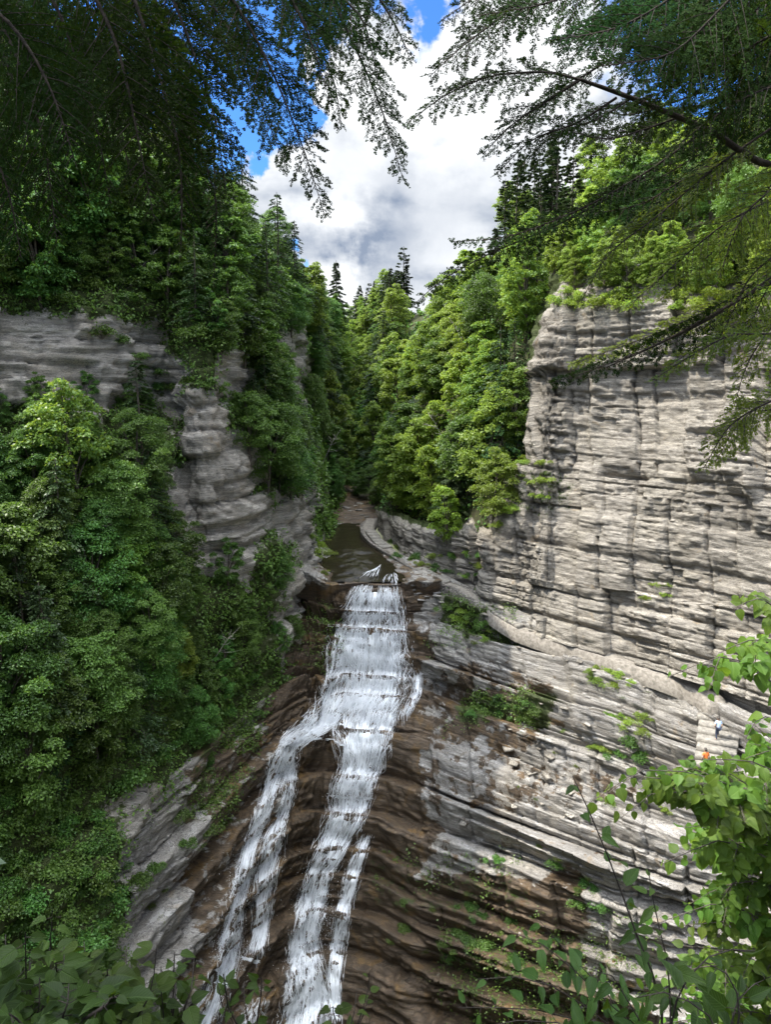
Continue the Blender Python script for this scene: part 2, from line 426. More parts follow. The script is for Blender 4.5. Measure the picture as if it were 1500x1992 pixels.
def strata(z, u, seed, Ts=(2.4, 0.8, 0.30), As=(0.55, 0.26, 0.11), saw=0.0, joint=(3.2, 6.0, 0.6), rough=0.12, notch=0.5):
    zw = z + 0.25 * vnoise(u * 0.05, seed=seed) + 0.05 * vnoise(u * 0.25, z * 0.3, seed=seed + 1)
    gate = 0.35 + 0.65 * sstep(fbm(u * 0.16, z * 0.22, seed=seed + 9, octs=3), -0.22, 0.25)
    gate2 = sstep(fbm(u * 0.13, z * 0.28, seed=seed + 10, octs=3), -0.1, 0.2)
    W, TB, AJ = joint
    d = np.zeros_like(z)
    kc = 0
    if AJ:
        band = np.floor(zw / TB + 0.3 * vnoise(u * 0.06, seed=seed + 2))
        ju = u / W + 0.10 * vnoise(u * 0.9, z * 0.25, seed=seed + 3) + h32(band, np.int64(seed + 4)) * 9
        ju = ju + 0.4 * vnoise(ju * 0.8, seed=seed + 5)
        kc = np.floor(ju); f = ju - kc
        d += AJ * (h32(kc, band, np.int64(seed + 6)) - 0.5) + 0.3 * AJ * (f - 0.5) * (h32(kc, band, np.int64(seed + 7)) - 0.3)
        d -= 0.5 * AJ * np.exp(-(f / 0.035) ** 2)
    for q, (T, A) in enumerate(zip(Ts, As)):
        zz = zw / T + 0.45 * vnoise(zw / T * 0.8, seed=seed + 30 + q) + (0.22 * h32(kc, np.int64(seed + 80 + q)) if q else 0)
        k = np.floor(zz); f = zz - k
        hk = h32(k, np.int64(seed + 50 + q)); h2 = h32(k, np.int64(seed + 55 + q))
        br = vnoise(u / (T * 2.4) + hk * 91.7, k * 5.37, seed=seed + 60 + q)
        bw = u / (T * (1.2 + 3.0 * h2)) + hk * 17.3 + 0.05 * vnoise(u / T * 1.3, z / T, seed=seed + 65 + q)
        cell = h32(np.floor(bw), k, np.int64(seed + 70 + q))
        stp = 0.8 * (sstep(br, -0.03, 0.03) - 0.5) + 0.9 * (np.where(cell > 0.72, cell, 0.3) - 0.45)
        g = gate if q else 1.0
        d += A * g * (0.9 * (hk - 0.5) + stp)
        ns = notch * (0.25 + 1.2 * h2 * h2) * g
        d -= A * ns * (np.exp(-(f / 0.13) ** 2) + 0.6 * np.exp(-((1 - f) / 0.10) ** 2))
        if saw and q < 2: d += saw * T * (np.where(f < .86, f / .86, (1 - f) / .14) - 0.5) * (0.2 + 1.4 * h2) * (1.0 if q == 0 else gate2)
    d += rough * fbm(u * 1.1, z * 1.8, seed=seed + 8, octs=4) * 2
    return d

def arc_u(G):
    m = G[G.shape[0] // 2]
    u = np.concatenate([[0], np.cumsum(np.linalg.norm(np.diff(m, axis=0), axis=1))])
    return np.broadcast_to(u[None, :], G.shape[:2])

def to_px(G):
    x, y, z = G[..., 0], G[..., 1], G[..., 2]
    f = y * CT - z * ST; up = y * ST + z * CT
    f = np.maximum(f, 0.1)
    return 750 + F * x / f, 996 - F * up / f

def add_bvh(G, stride=3):
    g = G[::stride, ::stride]
    BV.append((g.reshape(-1, 3), grid_quads(*g.shape[:2])))

def terrain(name, G, mat, attrs=None, smooth=False, label=None, cat=None):
    me = make_mesh(name, G, grid_quads(*G.shape[:2]), mat, None, smooth, attrs)
    o = link(name, me); tag(o, label, cat, None, 'structure')
    add_bvh(G)
    return o

# --- left wall of the gorge: hill crest, cliff band, buttress, talus, turning upstream
colsA = [
    [(-700, 60, 95), (-700, 330, 60), (-700, 600, 42), (-700, 700, 40), (-700, 800, 38), (-700, 1100, 32), (-700, 1500, 27), (-700, 1900, 23), (-700, 2400, 20)],
    [(-250, 130, 95), (-250, 430, 58), (-250, 600, 48), (-250, 700, 46.5), (-250, 800, 45), (-250, 1100, 39), (-250, 1500, 34), (-250, 1950, 29), (-250, 2400, 25)],
    [(0, 170, 98), (0, 430, 66), (0, 620, 57), (0, 690, 56), (0, 800, 54.5), (0, 1100, 47), (0, 1500, 40), (0, 1900, 35), (0, 2400, 30)],
    [(200, 230, 100), (200, 440, 70), (200, 600, 60.8), (200, 680, 60), (200, 785, 59), (200, 1100, 51), (200, 1500, 44.8), (200, 1800, 41), (200, 2400, 35)],
    [(320, 320, 104), (325, 440, 74), (330, 640, 65.5), (330, 720, 65), (330, 800, 64.5), (330, 1080, 56.5), (330, 1450, 52.5), (330, 1800, 50), (330, 2400, 44)],
    [(370, 370, 106), (375, 460, 72), (378, 735, 62), (388, 850, 61.5), (395, 1000, 61.5), (400, 1110, 60.5), (410, 1450, 58.5), (405, 1800, 56), (400, 2400, 49)],
    [(430, 390, 110), (440, 480, 75), (430, 745, 63), (440, 880, 63.5), (475, 1000, 64.3), (503, 1090, 64.6), (500, 1400, 64), (490, 1800, 61), (480, 2400, 52)],
    [(490, 430, 118), (500, 500, 88), (480, 740, 72), (500, 880, 72), (530, 980, 71.5), (560, 1080, 72), (575, 1320, 70), (560, 1700, 62), (550, 2400, 50)],
    [(545, 470, 130), (560, 530, 105), (560, 720, 92), (580, 860, 90), (600, 960, 89), (618, 1040, 88), (620, 1300, 82), (620, 1700, 70), (620, 2400, 55)],
    [(590, 550, 165), (610, 560, 140), (615, 720, 125), (622, 850, 118), (632, 930, 114), (648, 990, 111), (650, 1300, 95), (650, 1700, 80), (650, 2400, 60)],
    [(640, 600, 230), (650, 610, 210), (660, 720, 180), (670, 830, 165), (680, 905, 155), (690, 945, 150), (690, 1300, 110), (690, 1700, 90), (690, 2400, 70)],
]
GA = grid_surface(colsA, 460, 460)
NA = grid_normals(GA, 1.0)
if (NA[200:260, 150:200] * (-GA[200:260, 150:200])).sum() < 0: NA = -NA
uA = arc_u(GA)
pxA, pyA = to_px(GA)
rock_wA = sstep(0.70 - np.abs(NA[..., 2]) + 0.12 * fbm(uA * .15, GA[..., 2] * .2, seed=5), 0.0, 0.15)
dA = strata(GA[..., 2], uA, 11, Ts=(2.2, .75, .30), As=(.8, .42, .20), joint=(3.5, 6.0, .8), notch=.7)
dA = dA * (0.25 + 0.75 * rock_wA) + (1 - rock_wA) * fbm(uA * .3, GA[..., 2] * .35, seed=77) * 1.0
far_fade = np.clip(90 / np.maximum(GA[..., 1], 1), 0.3, 1)
GA2 = GA + NA * (dA * far_fade)[..., None]
NA2 = grid_normals(GA2, 1.0); NA2 *= np.sign((NA2 * NA).sum(-1, keepdims=True))
# vegetated soil where it is not the bare cliff band / buttress / lower rock
def box(px, py, x0, x1, y0, y1, s=25):
    wx_ = fbm(px / 90.0, py / 60.0, seed=int(x0) % 97, octs=4); wy_ = fbm(px / 70.0, py / 50.0, seed=int(y0) % 89 + 100, octs=4)
    px = px + 70 * wx_; py = py + 60 * wy_; s = s * 1.2
    return sstep(px, x0 - s, x0 + s) * (1 - sstep(px, x1 - s, x1 + s)) * sstep(py, y0 - s, y0 + s) * (1 - sstep(py, y1 - s, y1 + s))
bareA = np.maximum.reduce([box(pxA, pyA, -400, 330, 610, 785), box(pxA, pyA, 330, 440, 740, 1010), box(pxA, pyA, 350, 520, 850, 1110),
                           box(pxA, pyA, 215, 480, 1560, 1920), box(pxA, pyA, 540, 640, 960, 1500), box(pxA, pyA, 440, 600, 650, 760)])
terrain('cliff_terrain', GA2, M['rock_shade'], {'wet': np.zeros(pxA.shape), 'moss': np.clip(1 - bareA, 0, 1) * 0.85}, label='shaded layered shale wall of the gorge with a jutting buttress', cat='cliff')

# --- falls rock and the ledges below the path
colsB = [
    [(215, 1380, 62), (220, 1480, 55), (225, 1540, 51), (230, 1580, 46.5), (235, 1640, 45), (235, 1700, 44), (235, 1780, 42.6), (225, 1850, 41), (225, 1930, 40), (220, 2040, 38.5), (220, 2160, 37), (220, 2350, 34)],
    [(320, 1340, 66), (320, 1420, 58), (325, 1480, 52.5), (328, 1550, 49.6), (330, 1620, 48.4), (330, 1700, 46.8), (325, 1780, 45.4), (320, 1850, 44), (315, 1930, 42.8), (310, 2040, 41.2), (310, 2160, 39.5), (300, 2350, 36)],
    [(400, 1280, 70), (405, 1360, 64), (405, 1410, 57.5), (405, 1470, 55), (405, 1560, 53), (405, 1660, 50.6), (400, 1760, 48.6), (395, 1850, 47), (390, 1930, 45.6), (385, 2040, 43.6), (380, 2160, 41.5), (370, 2350, 38)],
    [(470, 1180, 76), (480, 1290, 69), (490, 1370, 63), (490, 1440, 60.5), (480, 1540, 58), (465, 1640, 55), (450, 1740, 52.5), (440, 1830, 50.8), (430, 1930, 48.6), (420, 2040, 46.2), (410, 2160, 43.5), (400, 2350, 40)],
    [(560, 1100, 82), (565, 1220, 74), (565, 1310, 69), (560, 1400, 65), (550, 1450, 63.6), (545, 1560, 60.8), (535, 1660, 58), (525, 1750, 55.6), (515, 1850, 53.4), (500, 1920, 51.2), (490, 2040, 48.6), (480, 2350, 43)],
    [(620, 1062, 90), (625, 1130, 79), (620, 1215, 74), (612, 1300, 70.6), (605, 1390, 67), (600, 1440, 64.8), (600, 1470, 64.0), (595, 1600, 61), (585, 1720, 58), (575, 1830, 55.8), (560, 1910, 53), (545, 2350, 45)],
    [(690, 1078, 90), (690, 1112, 80), (685, 1140, 76), (680, 1205, 74.2), (675, 1222, 73.2), (670, 1310, 71), (665, 1385, 68.2), (668, 1445, 65.6), (665, 1560, 62.4), (650, 1720, 58.8), (630, 1880, 55.2), (605, 2350, 46.5)],
    [(750, 1082, 88), (745, 1112, 79.5), (745, 1140, 75.6), (748, 1200, 74.0), (750, 1220, 73.0), (748, 1310, 70.8), (745, 1390, 67.8), (740, 1450, 65.4), (735, 1560, 62.2), (725, 1720, 58.3), (715, 1880, 54.6), (700, 2350, 46)],
    [(800, 1085, 84), (800, 1130, 77), (805, 1165, 75), (810, 1205, 73.6), (815, 1225, 72.2), (815, 1310, 70), (815, 1400, 66.6), (815, 1460, 63.8), (815, 1560, 60.3), (815, 1720, 56.2), (815, 1880, 52.8), (810, 2350, 45)],
    [(870, 1120, 79), (870, 1150, 75.5), (870, 1185, 73.8), (870, 1220, 72.2), (870, 1260, 70), (880, 1330, 67.6), (890, 1420, 64.6), (890, 1500, 61.6), (890, 1590, 58.8), (890, 1690, 56.2), (890, 1880, 52.0), (890, 2350, 43.5)],
    [(950, 1160, 74), (955, 1185, 71), (960, 1215, 69.8), (965, 1250, 68), (970, 1300, 66), (975, 1370, 63.2), (980, 1450, 60.2), (980, 1530, 57.8), (980, 1610, 55.2), (980, 1690, 53.6), (980, 1880, 50.3), (980, 2350, 43)],
    [(1060, 1205, 69), (1060, 1226, 66.6), (1065, 1250, 65.6), (1070, 1285, 64), (1080, 1340, 61.8), (1085, 1400, 59.6), (1090, 1460, 57.6), (1090, 1540, 55.6), (1090, 1620, 53.6), (1090, 1720, 51.8), (1090, 1880, 49.6), (1090, 2350, 43)],
    [(1190, 1240, 65), (1190, 1262, 62.6), (1195, 1290, 61.4), (1200, 1330, 59.6), (1205, 1380, 57.8), (1210, 1440, 55.8), (1210, 1500, 54.6), (1210, 1580, 52.6), (1210, 1660, 51), (1210, 1760, 49.6), (1210, 1900, 48.2), (1210, 2350, 42)],
    [(1320, 1270, 61), (1320, 1298, 58.2), (1320, 1330, 57), (1320, 1370, 55.4), (1320, 1420, 53.6), (1320, 1480, 52.2), (1320, 1540, 50.8), (1320, 1620, 49.6), (1320, 1700, 48.6), (1320, 1790, 47.8), (1320, 1920, 46.8), (1320, 2350, 41)],
    [(1450, 1300, 57), (1450, 1335, 53.8), (1450, 1370, 52.4), (1450, 1410, 50.6), (1450, 1460, 49.7), (1450, 1520, 48.5), (1450, 1580, 47.6), (1450, 1660, 46.8), (1450, 1740, 46.3), (1450, 1830, 45.7), (1450, 1960, 45), (1450, 2350, 40)],
    [(1750, 1400, 48), (1750, 1440, 45), (1750, 1480, 43.5), (1750, 1520, 42), (1750, 1570, 41.4), (1750, 1630, 41), (1750, 1690, 40.7), (1750, 1770, 40.4), (1750, 1850, 40.1), (1750, 1930, 39.8), (1750, 2050, 39.4), (1750, 2400, 36)],
]
def straight_beds(C):
    # between the falls and the far right the ledges run straight: level lines become straight in plan
    def on_col(c, z):
        k = np.argsort(C[c, :, 2]); return np.array([np.interp(z, C[c, k, 2], C[c, k, i]) for i in range(3)])
    for c in (9, 10, 11):
        for r, w in zip(range(3, 12), (.25, .5, .8, 1, 1, 1, 1, 1, 1)):
            z = C[c, r, 2]; a, b = on_col(8, z), on_col(12, z)
            t = np.linspace(0, 1, 400)[:, None]; L = a + (b - a) * t
            f = L[:, 1] * CT - L[:, 2] * ST; pxl = 750 + F * L[:, 0] / f
            p0 = C[c, r]; px0 = 750 + F * p0[0] / (p0[1] * CT - p0[2] * ST)
            q = L[int(np.argmin(np.abs(pxl - px0)))].copy(); q[2] = z
            C[c, r] = p0 * (1 - w) + q * w
GB = grid_surface(colsB, 520, 620, straight_beds)
NB = grid_normals(GB, 1.0)
if (NB[300, 250] * (-GB[300, 250])).sum() < 0: NB = -NB
uB = arc_u(GB)
pxB, pyB = to_px(GB)
right_w = sstep(pxB, 760, 860)
fall_w = box(pxB, pyB, 560, 800, 1100, 2400, 40)
dB1 = strata(GB[..., 2], uB, 21, Ts=(2.9, .95, .32), As=(.50, .42, .25), saw=.70, joint=(5.0, 5.0, 1.0), rough=.05, notch=.6)
dB2 = strata(GB[..., 2], uB, 23, Ts=(2.6, .9, .34), As=(.50, .42, .24), saw=.55, joint=(3.0, 4.0, .7), rough=.15, notch=.6)
top_fade = sstep(np.linspace(0, 1, GB.shape[0]), 0.04, 0.14)[:, None]
dB = (dB1 * right_w + dB2 * (1 - right_w)) * (0.12 + 0.88 * top_fade)
GB2 = GB + NB * dB[..., None]
nz = fbm(uB * .12, GB[..., 2] * .15, seed=91)
wetB = np.maximum.reduce([box(pxB, pyB, 520, 830, 1080, 2400, 40) * 0.95, box(pxB, pyB, 360, 560, 1380, 2400, 40) * .62, box(pxB, pyB, 800, 1080, 1270, 1480, 60) * .60, box(pxB, pyB, 800, 1260, 1470, 1590, 50) * .47, box(pxB, pyB, 760, 1230, 1590, 1710, 40) * .34,
                          box(pxB, pyB, 720, 1150, 1690, 2400, 40) * .80, box(pxB, pyB, 1000, 1330, 1850, 2400, 60) * .6]) + .1 * nz
mossB = np.maximum.reduce([box(pxB, pyB, 880, 1010, 1130, 1240, 20) * .7, box(pxB, pyB, 900, 1050, 1345, 1420, 18) * .75, box(pxB, pyB, 700, 1050, 1660, 1800, 30) * .42, box(pxB, pyB, 150, 520, 1300, 1420, 40) * .8,
                           box(pxB, pyB, 850, 1300, 1800, 2300, 60) * .45, box(pxB, pyB, 360, 460, 1420, 1600, 25) * .5])
terrain('rock_terrain', GB2, M['rock_fall'], {'wet': wetB, 'moss': mossB}, label='stepped shale rock under the waterfall and below the path', cat='rock')

# --- right cliff
colsC = [
    [(735, 985, 108), (735, 1000, 107), (736, 1008, 106.5), (736, 1016, 106), (737, 1022, 105.5), (738, 1032, 105)],
    [(800, 1004, 93), (795, 1026, 88.6), (796, 1042, 88), (797, 1058, 87.4), (798, 1074, 86.8), (800, 1092, 86.2)],
    [(880, 1014, 86), (872, 1040, 80.4), (874, 1062, 80), (876, 1088, 79.6), (878, 1112, 79), (880, 1136, 78.3)],
    [(930, 1000, 84), (932, 1040, 77.5), (934, 1070, 77.2), (936, 1105, 77), (938, 1140, 76.6), (940, 1172, 76)],
    [(946, 990, 80), (944, 1050, 73.5), (944, 1080, 73), (946, 1115, 72.6), (947, 1150, 72), (948, 1192, 71)],
    [(1000, 880, 80), (1000, 985, 72.8), (1000, 1020, 71.2), (1000, 1080, 70.4), (1000, 1150, 69.4), (1000, 1216, 68.2)],
    [(1050, 640, 82), (1030, 840, 74), (1035, 930, 71), (1038, 1010, 69.8), (1042, 1120, 68), (1045, 1233, 66.3)],
    [(1100, 520, 82), (1085, 640, 73), (1085, 790, 71.4), (1085, 935, 69.2), (1085, 1010, 68.4), (1085, 1130, 66.6), (1085, 1248, 64.6)][0:2] + [(1085, 800, 71.3), (1085, 935, 69.2), (1085, 1100, 67.2), (1085, 1248, 64.6)],
    [(1160, 500, 80), (1140, 570, 71.2), (1145, 760, 69.6), (1145, 932, 66.6), (1145, 1090, 65), (1145, 1264, 62.4)],
    [(1260, 500, 76), (1250, 575, 68.4), (1250, 760, 66.4), (1250, 930, 63), (1250, 1100, 61.6), (1250, 1295, 58.8)],
    [(1360, 500, 72), (1350, 590, 65), (1350, 760, 63.2), (1350, 925, 59.8), (1350, 1110, 58.4), (1350, 1322, 55.4)],
    [(1480, 500, 68), (1470, 600, 61), (1470, 760, 59.4), (1470, 920, 56), (1470, 1120, 54.6), (1470, 1362, 51.8)],
    [(1760, 500, 58), (1750, 610, 51), (1750, 770, 49.6), (1750, 930, 47), (1750, 1150, 45.8), (1750, 1460, 43.6)],
    [(2100, 500, 48), (2100, 620, 42), (2100, 790, 41), (2100, 940, 39), (2100, 1200, 38), (2100, 1560, 36)],
]
GC = grid_surface(colsC, 560, 520)
NC = grid_normals(GC, 1.0)
if (NC[260, 350] * (-GC[260, 350])).sum() < 0: NC = -NC
uC = arc_u(GC)
dC = strata(GC[..., 2], uC, 31, Ts=(3.1, .95, .30), As=(.75, .36, .15), joint=(3.1, 8.5, 1.3), rough=.10, notch=.65)
dCu = strata(GC[..., 2], uC, 33, Ts=(3.6, .85, .28), As=(.42, .40, .20), joint=(3.0, 16.0, 2.3), rough=.12, notch=.7)   # upper part: tall jointed columns
upC = sstep(GC[..., 2] + 1.2 * vnoise(uC * .12, seed=310), -9.0, -7.4)
dC = dC * (1 - upC) + dCu * upC
big = fbm(uC * .09, GC[..., 2] * .12, seed=301, octs=3) * 0.8
farC = np.clip((80 / GC[..., 1]) ** 3, 0.15, 1)
GC2 = GC + NC * ((dC + big) * farC)[..., None]
# keep the foot clear of the path and the top joined to the hill
pxC, pyC = to_px(GC)
mossC = np.maximum(box(pxC, pyC, 1000, 1110, 880, 1010, 20) * .45, box(pxC, pyC, 700, 930, 900, 1040, 10) * .35)
topm = (1 - sstep(np.linspace(0, 1, GC.shape[0]), 0.10, 0.19))[:, None] * np.ones(GC.shape[1])[None]
terrain('cliff_terrain', GC2, M['rock_sun'], {'wet': np.zeros(pxC.shape) - .3, 'moss': np.maximum(mossC, topm * .9)}, label='sunlit layered shale cliff with vertical joints above the path', cat='cliff')

# --- right hillside
colsD = [
    [(2100, 540, 45), (2100, 400, 55), (2100, 200, 75), (2100, 60, 110)],
    [(1750, 540, 54), (1750, 420, 66), (1750, 250, 88), (1750, 120, 125)],
    [(1450, 560, 63), (1450, 470, 76), (1440, 340, 98), (1430, 260, 130)],
    [(1300, 555, 69), (1300, 480, 82), (1290, 380, 104), (1280, 310, 135)],
    [(1150, 550, 75), (1140, 500, 86), (1130, 430, 106), (1110, 370, 138)],
    [(1060, 700, 78), (1055, 560, 88), (1050, 490, 108), (1030, 430, 140)],
    [(1000, 985, 75.5), (990, 740, 86), (980, 590, 104), (975, 500, 135)],
    [(900, 1045, 83), (895, 830, 93), (890, 670, 112), (890, 560, 145)],
    [(820, 1045, 92), (815, 870, 104), (820, 720, 124), (830, 610, 160)],
    [(750, 1005, 104), (750, 860, 122), (755, 710, 150), (765, 600, 190)],
    [(712, 965, 130), (715, 850, 150), (720, 715, 185), (725, 618, 230)],
    [(650, 945, 165), (655, 850, 190), (660, 715, 225), (665, 625, 280)],
    [(560, 930, 190), (565, 840, 210), (570, 730, 240), (580, 640, 290)],
]
GD = grid_surface(colsD, 200, 140)
NDn = grid_normals(GD, 1.0)
if NDn[..., 2].mean() < 0: NDn = -NDn
GD2 = GD + NDn * (fbm(GD[..., 0] * .08, GD[..., 1] * .08, seed=41) * 2.0)[..., None]
terrain('hill', GD2, M['soil'], smooth=True, label='wooded hillside rising above the sunlit cliff', cat='hill')

# --- creek bed and pool above the lip
CY = np.array([74.0, 77, 82, 87, 92, 97, 102, 108, 116, 126, 140, 175]); CXc = np.array([-1.3, -1.5, -2.6, -4.2, -5.6, -6.9, -7.2, -6.2, -4.6, -3.6, -5, -9])
PXr = np.array([7.2, 6.4, 3.6, 1.5, -.6, -1.9, -2.2, -1.2, 4, 6, 5, 3])
gy = np.concatenate([[76.6, 76.4], np.linspace(75.6, 175, 260)]); gs = np.linspace(0, 1, 150)
cxl = np.interp(gy, CY, CXc); x0_ = cxl - 11.0; x1_ = np.interp(gy, CY, PXr) - .55
X = x0_[:, None] + (x1_ - x0_)[:, None] * gs[None]; Yg = np.broadcast_to(gy[:, None], X.shape)
dist = np.abs(X - cxl[:, None])
lft = (X < cxl[:, None])
Zc = np.interp(Yg, [74, 79, 86, 100, 108, 112, 120, 126, 175], [-21.45, -21.25, -21.1, -21.0, -20.6, -20.0, -19.4, -18.6, -16])
Zb = Zc + np.where(lft, 1.7 * sstep(dist, 3.6, 8.5), .55 * sstep(dist, 2.8, 5.5)) + .16 * fbm(X * .6, Yg * .6, seed=51)
Zb = .3 * Zb + .7 * np.floor(Zb / .22 + .6 * vnoise(X * .35, Yg * .2, seed=52)) * .22 + 0.04 * vnoise(X * 2, Yg * 2, seed=53)
Zb[0] -= 3.5; Zb[1] -= 1.2
Yg = Yg + (1.3 * fbm(X * .45, 3.3, seed=57) - .9 * sstep(dist, 2.5, 6))* (1 - sstep(Yg, 76, 80))
terrain('creek_bed_terrain', np.stack([X, Yg, Zb], -1), M['rock_fall'], {'wet': np.clip(.60 - .26 * (Zb - Zc) + .15 * (Yg > 108), 0, .85), 'moss': sstep(dist, 7.5, 11) * .8}, label='flat shale creek bed leading to the lip of the waterfall', cat='creek bed')
wy = np.linspace(76.2, 111, 90); ws_ = np.linspace(-5.4, 5.4, 40)
WX = np.interp(wy, CY, CXc)[:, None] + ws_[None]; WY = np.broadcast_to(wy[:, None], WX.shape)
WX = np.minimum(WX, np.interp(wy, CY, PXr)[:, None] - .6)
WZ = np.interp(WY, [76, 80, 87, 90, 112], [-21.32, -21.12, -20.88, -20.72, -20.70]) + 0.02 * vnoise(WX * 1.5, WY, seed=55) + .03 * vnoise(WX * 2, WY * 1.2, seed=56) * (WY < 88)
tag(link('creek_water', make_mesh('creek_water', np.stack([WX, WY, WZ], -1), grid_quads(90, 40), M['water'], None, True)), 'dark still pool of the creek above the waterfall', 'water', None, 'structure')

# --- ground under the viewpoint, dropping off below the frame
vx = np.linspace(-40, 40, 120)
vprof = [(-60, 14), (-25, 3.0), (-8, -1.1), (1.2, -1.75), (2.2, -2.9), (5, -9), (10, -20), (22, -44), (34, -62)]
vy = np.array([p[0] for p in vprof], float); vz = np.array([p[1] for p in vprof], float)
tq = np.linspace(0, 1, 140); tt = np.linspace(0, 1, len(vy))
yy, zz = np.interp(tq, tt, vy), np.interp(tq, tt, vz)
VX, VY = np.meshgrid(vx, yy); VZ = np.broadcast_to(zz[:, None], VX.shape) + .12 * fbm(VX * .8, VY * .8, seed=61) - 0.02 * np.abs(VX)
terrain('viewpoint_terrain', np.stack([VX, VY, VZ], -1), M['soil'], smooth=True, label='steep forest ground falling away below the viewpoint', cat='ground')
# gorge floor far below and the wide ground sheet
fl = np.array([[-400, -400, -75], [400, -400, -75], [400, 1200, -75], [-400, 1200, -75]], float)
tag(link('gorge_floor_ground', make_mesh('gorge_floor_ground', fl, [[0, 1, 2, 3]], M['soil'])), 'dark ground deep in the gorge', 'ground', None, 'structure')

allV = np.concatenate([v for v, q in BV]); off = np.cumsum([0] + [len(v) for v, q in BV[:-1]])
allQ = np.concatenate([q + o for (v, q), o in zip(BV, off)])
src = np.concatenate([np.full(len(q), i) for i, (v, q) in enumerate(BV)])
TREE = BVHTree.FromPolygons([tuple(v) for v in allV], [tuple(int(a) for a in q) for q in allQ])
# patch order: 0 left wall, 1 falls rock, 2 right cliff, 3 right hill, 4 creek bed, 5 viewpoint
def cast(px, py):
    d = Vector(P(px, py, 1.0)).normalized()
    hit, n, i, dist = TREE.ray_cast(d * 8.0, d, 600)
    if hit is None: return None
    if n.dot(d) > 0: n = -n
    return np.array(hit), np.array(n), int(src[i])
def drop(x, y, z0=60):
    hit, n, i, dist = TREE.ray_cast(Vector((x, y, z0)), Vector((0, 0, -1)), 300)
    return None if hit is None else np.array(hit)
# ------------------------------------------------------------------ path, steps, walls, footbridge
def resample(pts, step):
    pts = np.asarray(pts, float)
    s = np.concatenate([[0], np.cumsum(np.linalg.norm(np.diff(pts, axis=0), axis=1))])
    q = np.linspace(0, s[-1], max(3, int(s[-1] / step) + 1))
    return pchip(s, pts, q)

def side_dir(pts):
    t = np.gradient(pts, axis=0); t[:, 2] = 0; t = nrm(t)
    return np.stack([t[:, 1], -t[:, 0], np.zeros(len(t))], 1)      # right-hand side when walking along

path_px = [(724, 1008, 106), (716, 1022, 101), (718, 1036, 97.5), (734, 1056, 92.5), (752, 1068, 89.5), (775, 1082, 86), (800, 1097, 82.6), (824, 1111, 80), (862, 1132, 77), (888, 1142, 75.6), (920, 1160, 73.2),
           (952, 1179, 70.8), (985, 1203, 68.6), (1012, 1218, 67.2), (1060, 1236, 65.4), (1110, 1252, 63.6), (1180, 1272, 61.2), (1250, 1296, 58.6), (1320, 1320, 56), (1385, 1352, 53.6), (1400, 1374, 52.6)]
PW = resample([P(*p) for p in path_px], 0.4)
SD = side_dir(PW)
def ribbon(pts, sd, w0, w1, th, seed=0):
    """a slab strip from offset w0 to w1 along the side direction, th thick"""
    n = len(pts); mbq = MB()
    rows = []
    ws = np.linspace(w0, w1, 5)
    for w in ws:
        p = pts + sd * w
        p = p.copy(); p[:, 2] += 0.05 * vnoise(p[:, 0] * 1.5, p[:, 1] * 1.5, seed=seed)
        rows.append(p)
    rows = [rows[0] - [0, 0, th]] + rows + [rows[-1] - [0, 0, th]]
    G = np.stack(rows, 0)
    Q = np.concatenate([grid_quads(len(rows), n), [[n - 1, 2 * n - 1, 5 * n - 1, 6 * n - 1], [6 * n - 1, 5 * n - 1, len(rows) * n - 1, n - 1]] if False else [[n - 1, 2 * n - 1, (len(rows) - 1) * n - 1, len(rows) * n - 1]]])
    return G.reshape(-1, 3), Q
mb = MB(); mb.add(*ribbon(PW - [0, 0, .04], SD, -0.85, 0.85, 1.3, 71))
tag(link('path', mb.mesh('path', M['path'], True)), 'gravel path running along the foot of the right cliff', 'path', None, 'structure')

def bevel_box(cx, ax, ay, sx, sy, sz, jit=0.03, rng=random):
    """irregular slab: centre, horizontal axes, sizes; chamfered top edges"""
    V = []
    for (z, ins) in ((-.5, 0), (.30, 0), (.5, .06)):
        for (a, b) in ((-.5, -.5), (.5, -.5), (.5, .5), (-.5, .5)):
            p = cx + ax * (a * (sx - 2 * ins) + rng.uniform(-jit, jit)) + ay * (b * (sy - 2 * ins) + rng.uniform(-jit, jit)) + np.array([0, 0, z * sz + rng.uniform(-jit, jit) * .3])
            V.append(p)
    Q = []
    for r in (0, 4):
        for k in range(4):
            Q.append([r + k, r + (k + 1) % 4, r + 4 + (k + 1) % 4, r + 4 + k])
    Q.append([8, 9, 10, 11]); Q.append([3, 2, 1, 0])
    return np.array(V), Q

rngs = random.Random(5)
def stairs(label, px_list, n, width=1.5, rise=None):
    pts = np.array([P(*p) for p in px_list])
    s = np.linspace(0, 1, n)
    ss = np.concatenate([[0], np.cumsum(np.linalg.norm(np.diff(pts, axis=0), axis=1))]); ss /= ss[-1]
    c = pchip(ss, pts, s)
    root = empty('stone_stairs', tuple(c[-1]))
    tag(root, label, 'stairs', 'stone stairs on the gorge path')
    d = side_dir(c)
    for i in range(n):
        t = np.array([-d[i][1], d[i][0], 0.0])
        run = np.linalg.norm((c[1] - c[0])[:2])
        V, Q = bevel_box(c[i] - c[-1] + [0, 0, -.15], d[i], t, width * rngs.uniform(.92, 1.06), run * 1.25, .50, .03, rngs)
        link('step', make_mesh('step', V, Q, M['step']), root)
    return c
stairs('short stone stairs at the far end of the path, beside the pool wall', [(722, 1034, 97.4), (734, 1050, 93.4), (748, 1062, 90.6)], 6, 1.5)
stairs('narrow stone stairs between the long wall and the footbridge', [(820, 1106, 80.4), (842, 1119, 78.6), (866, 1131, 77)], 9, 1.35)
stairs('stone stairs dropping from the footbridge along the cliff foot', [(948, 1172, 71.2), (985, 1198, 68.8), (1014, 1214, 67.3)], 12, 1.45)
def on_rock(px, py, dY=-.25):
    h = cast(px, py); return (px, py, (h[0][1] if h is not None else 50.0) + dY)
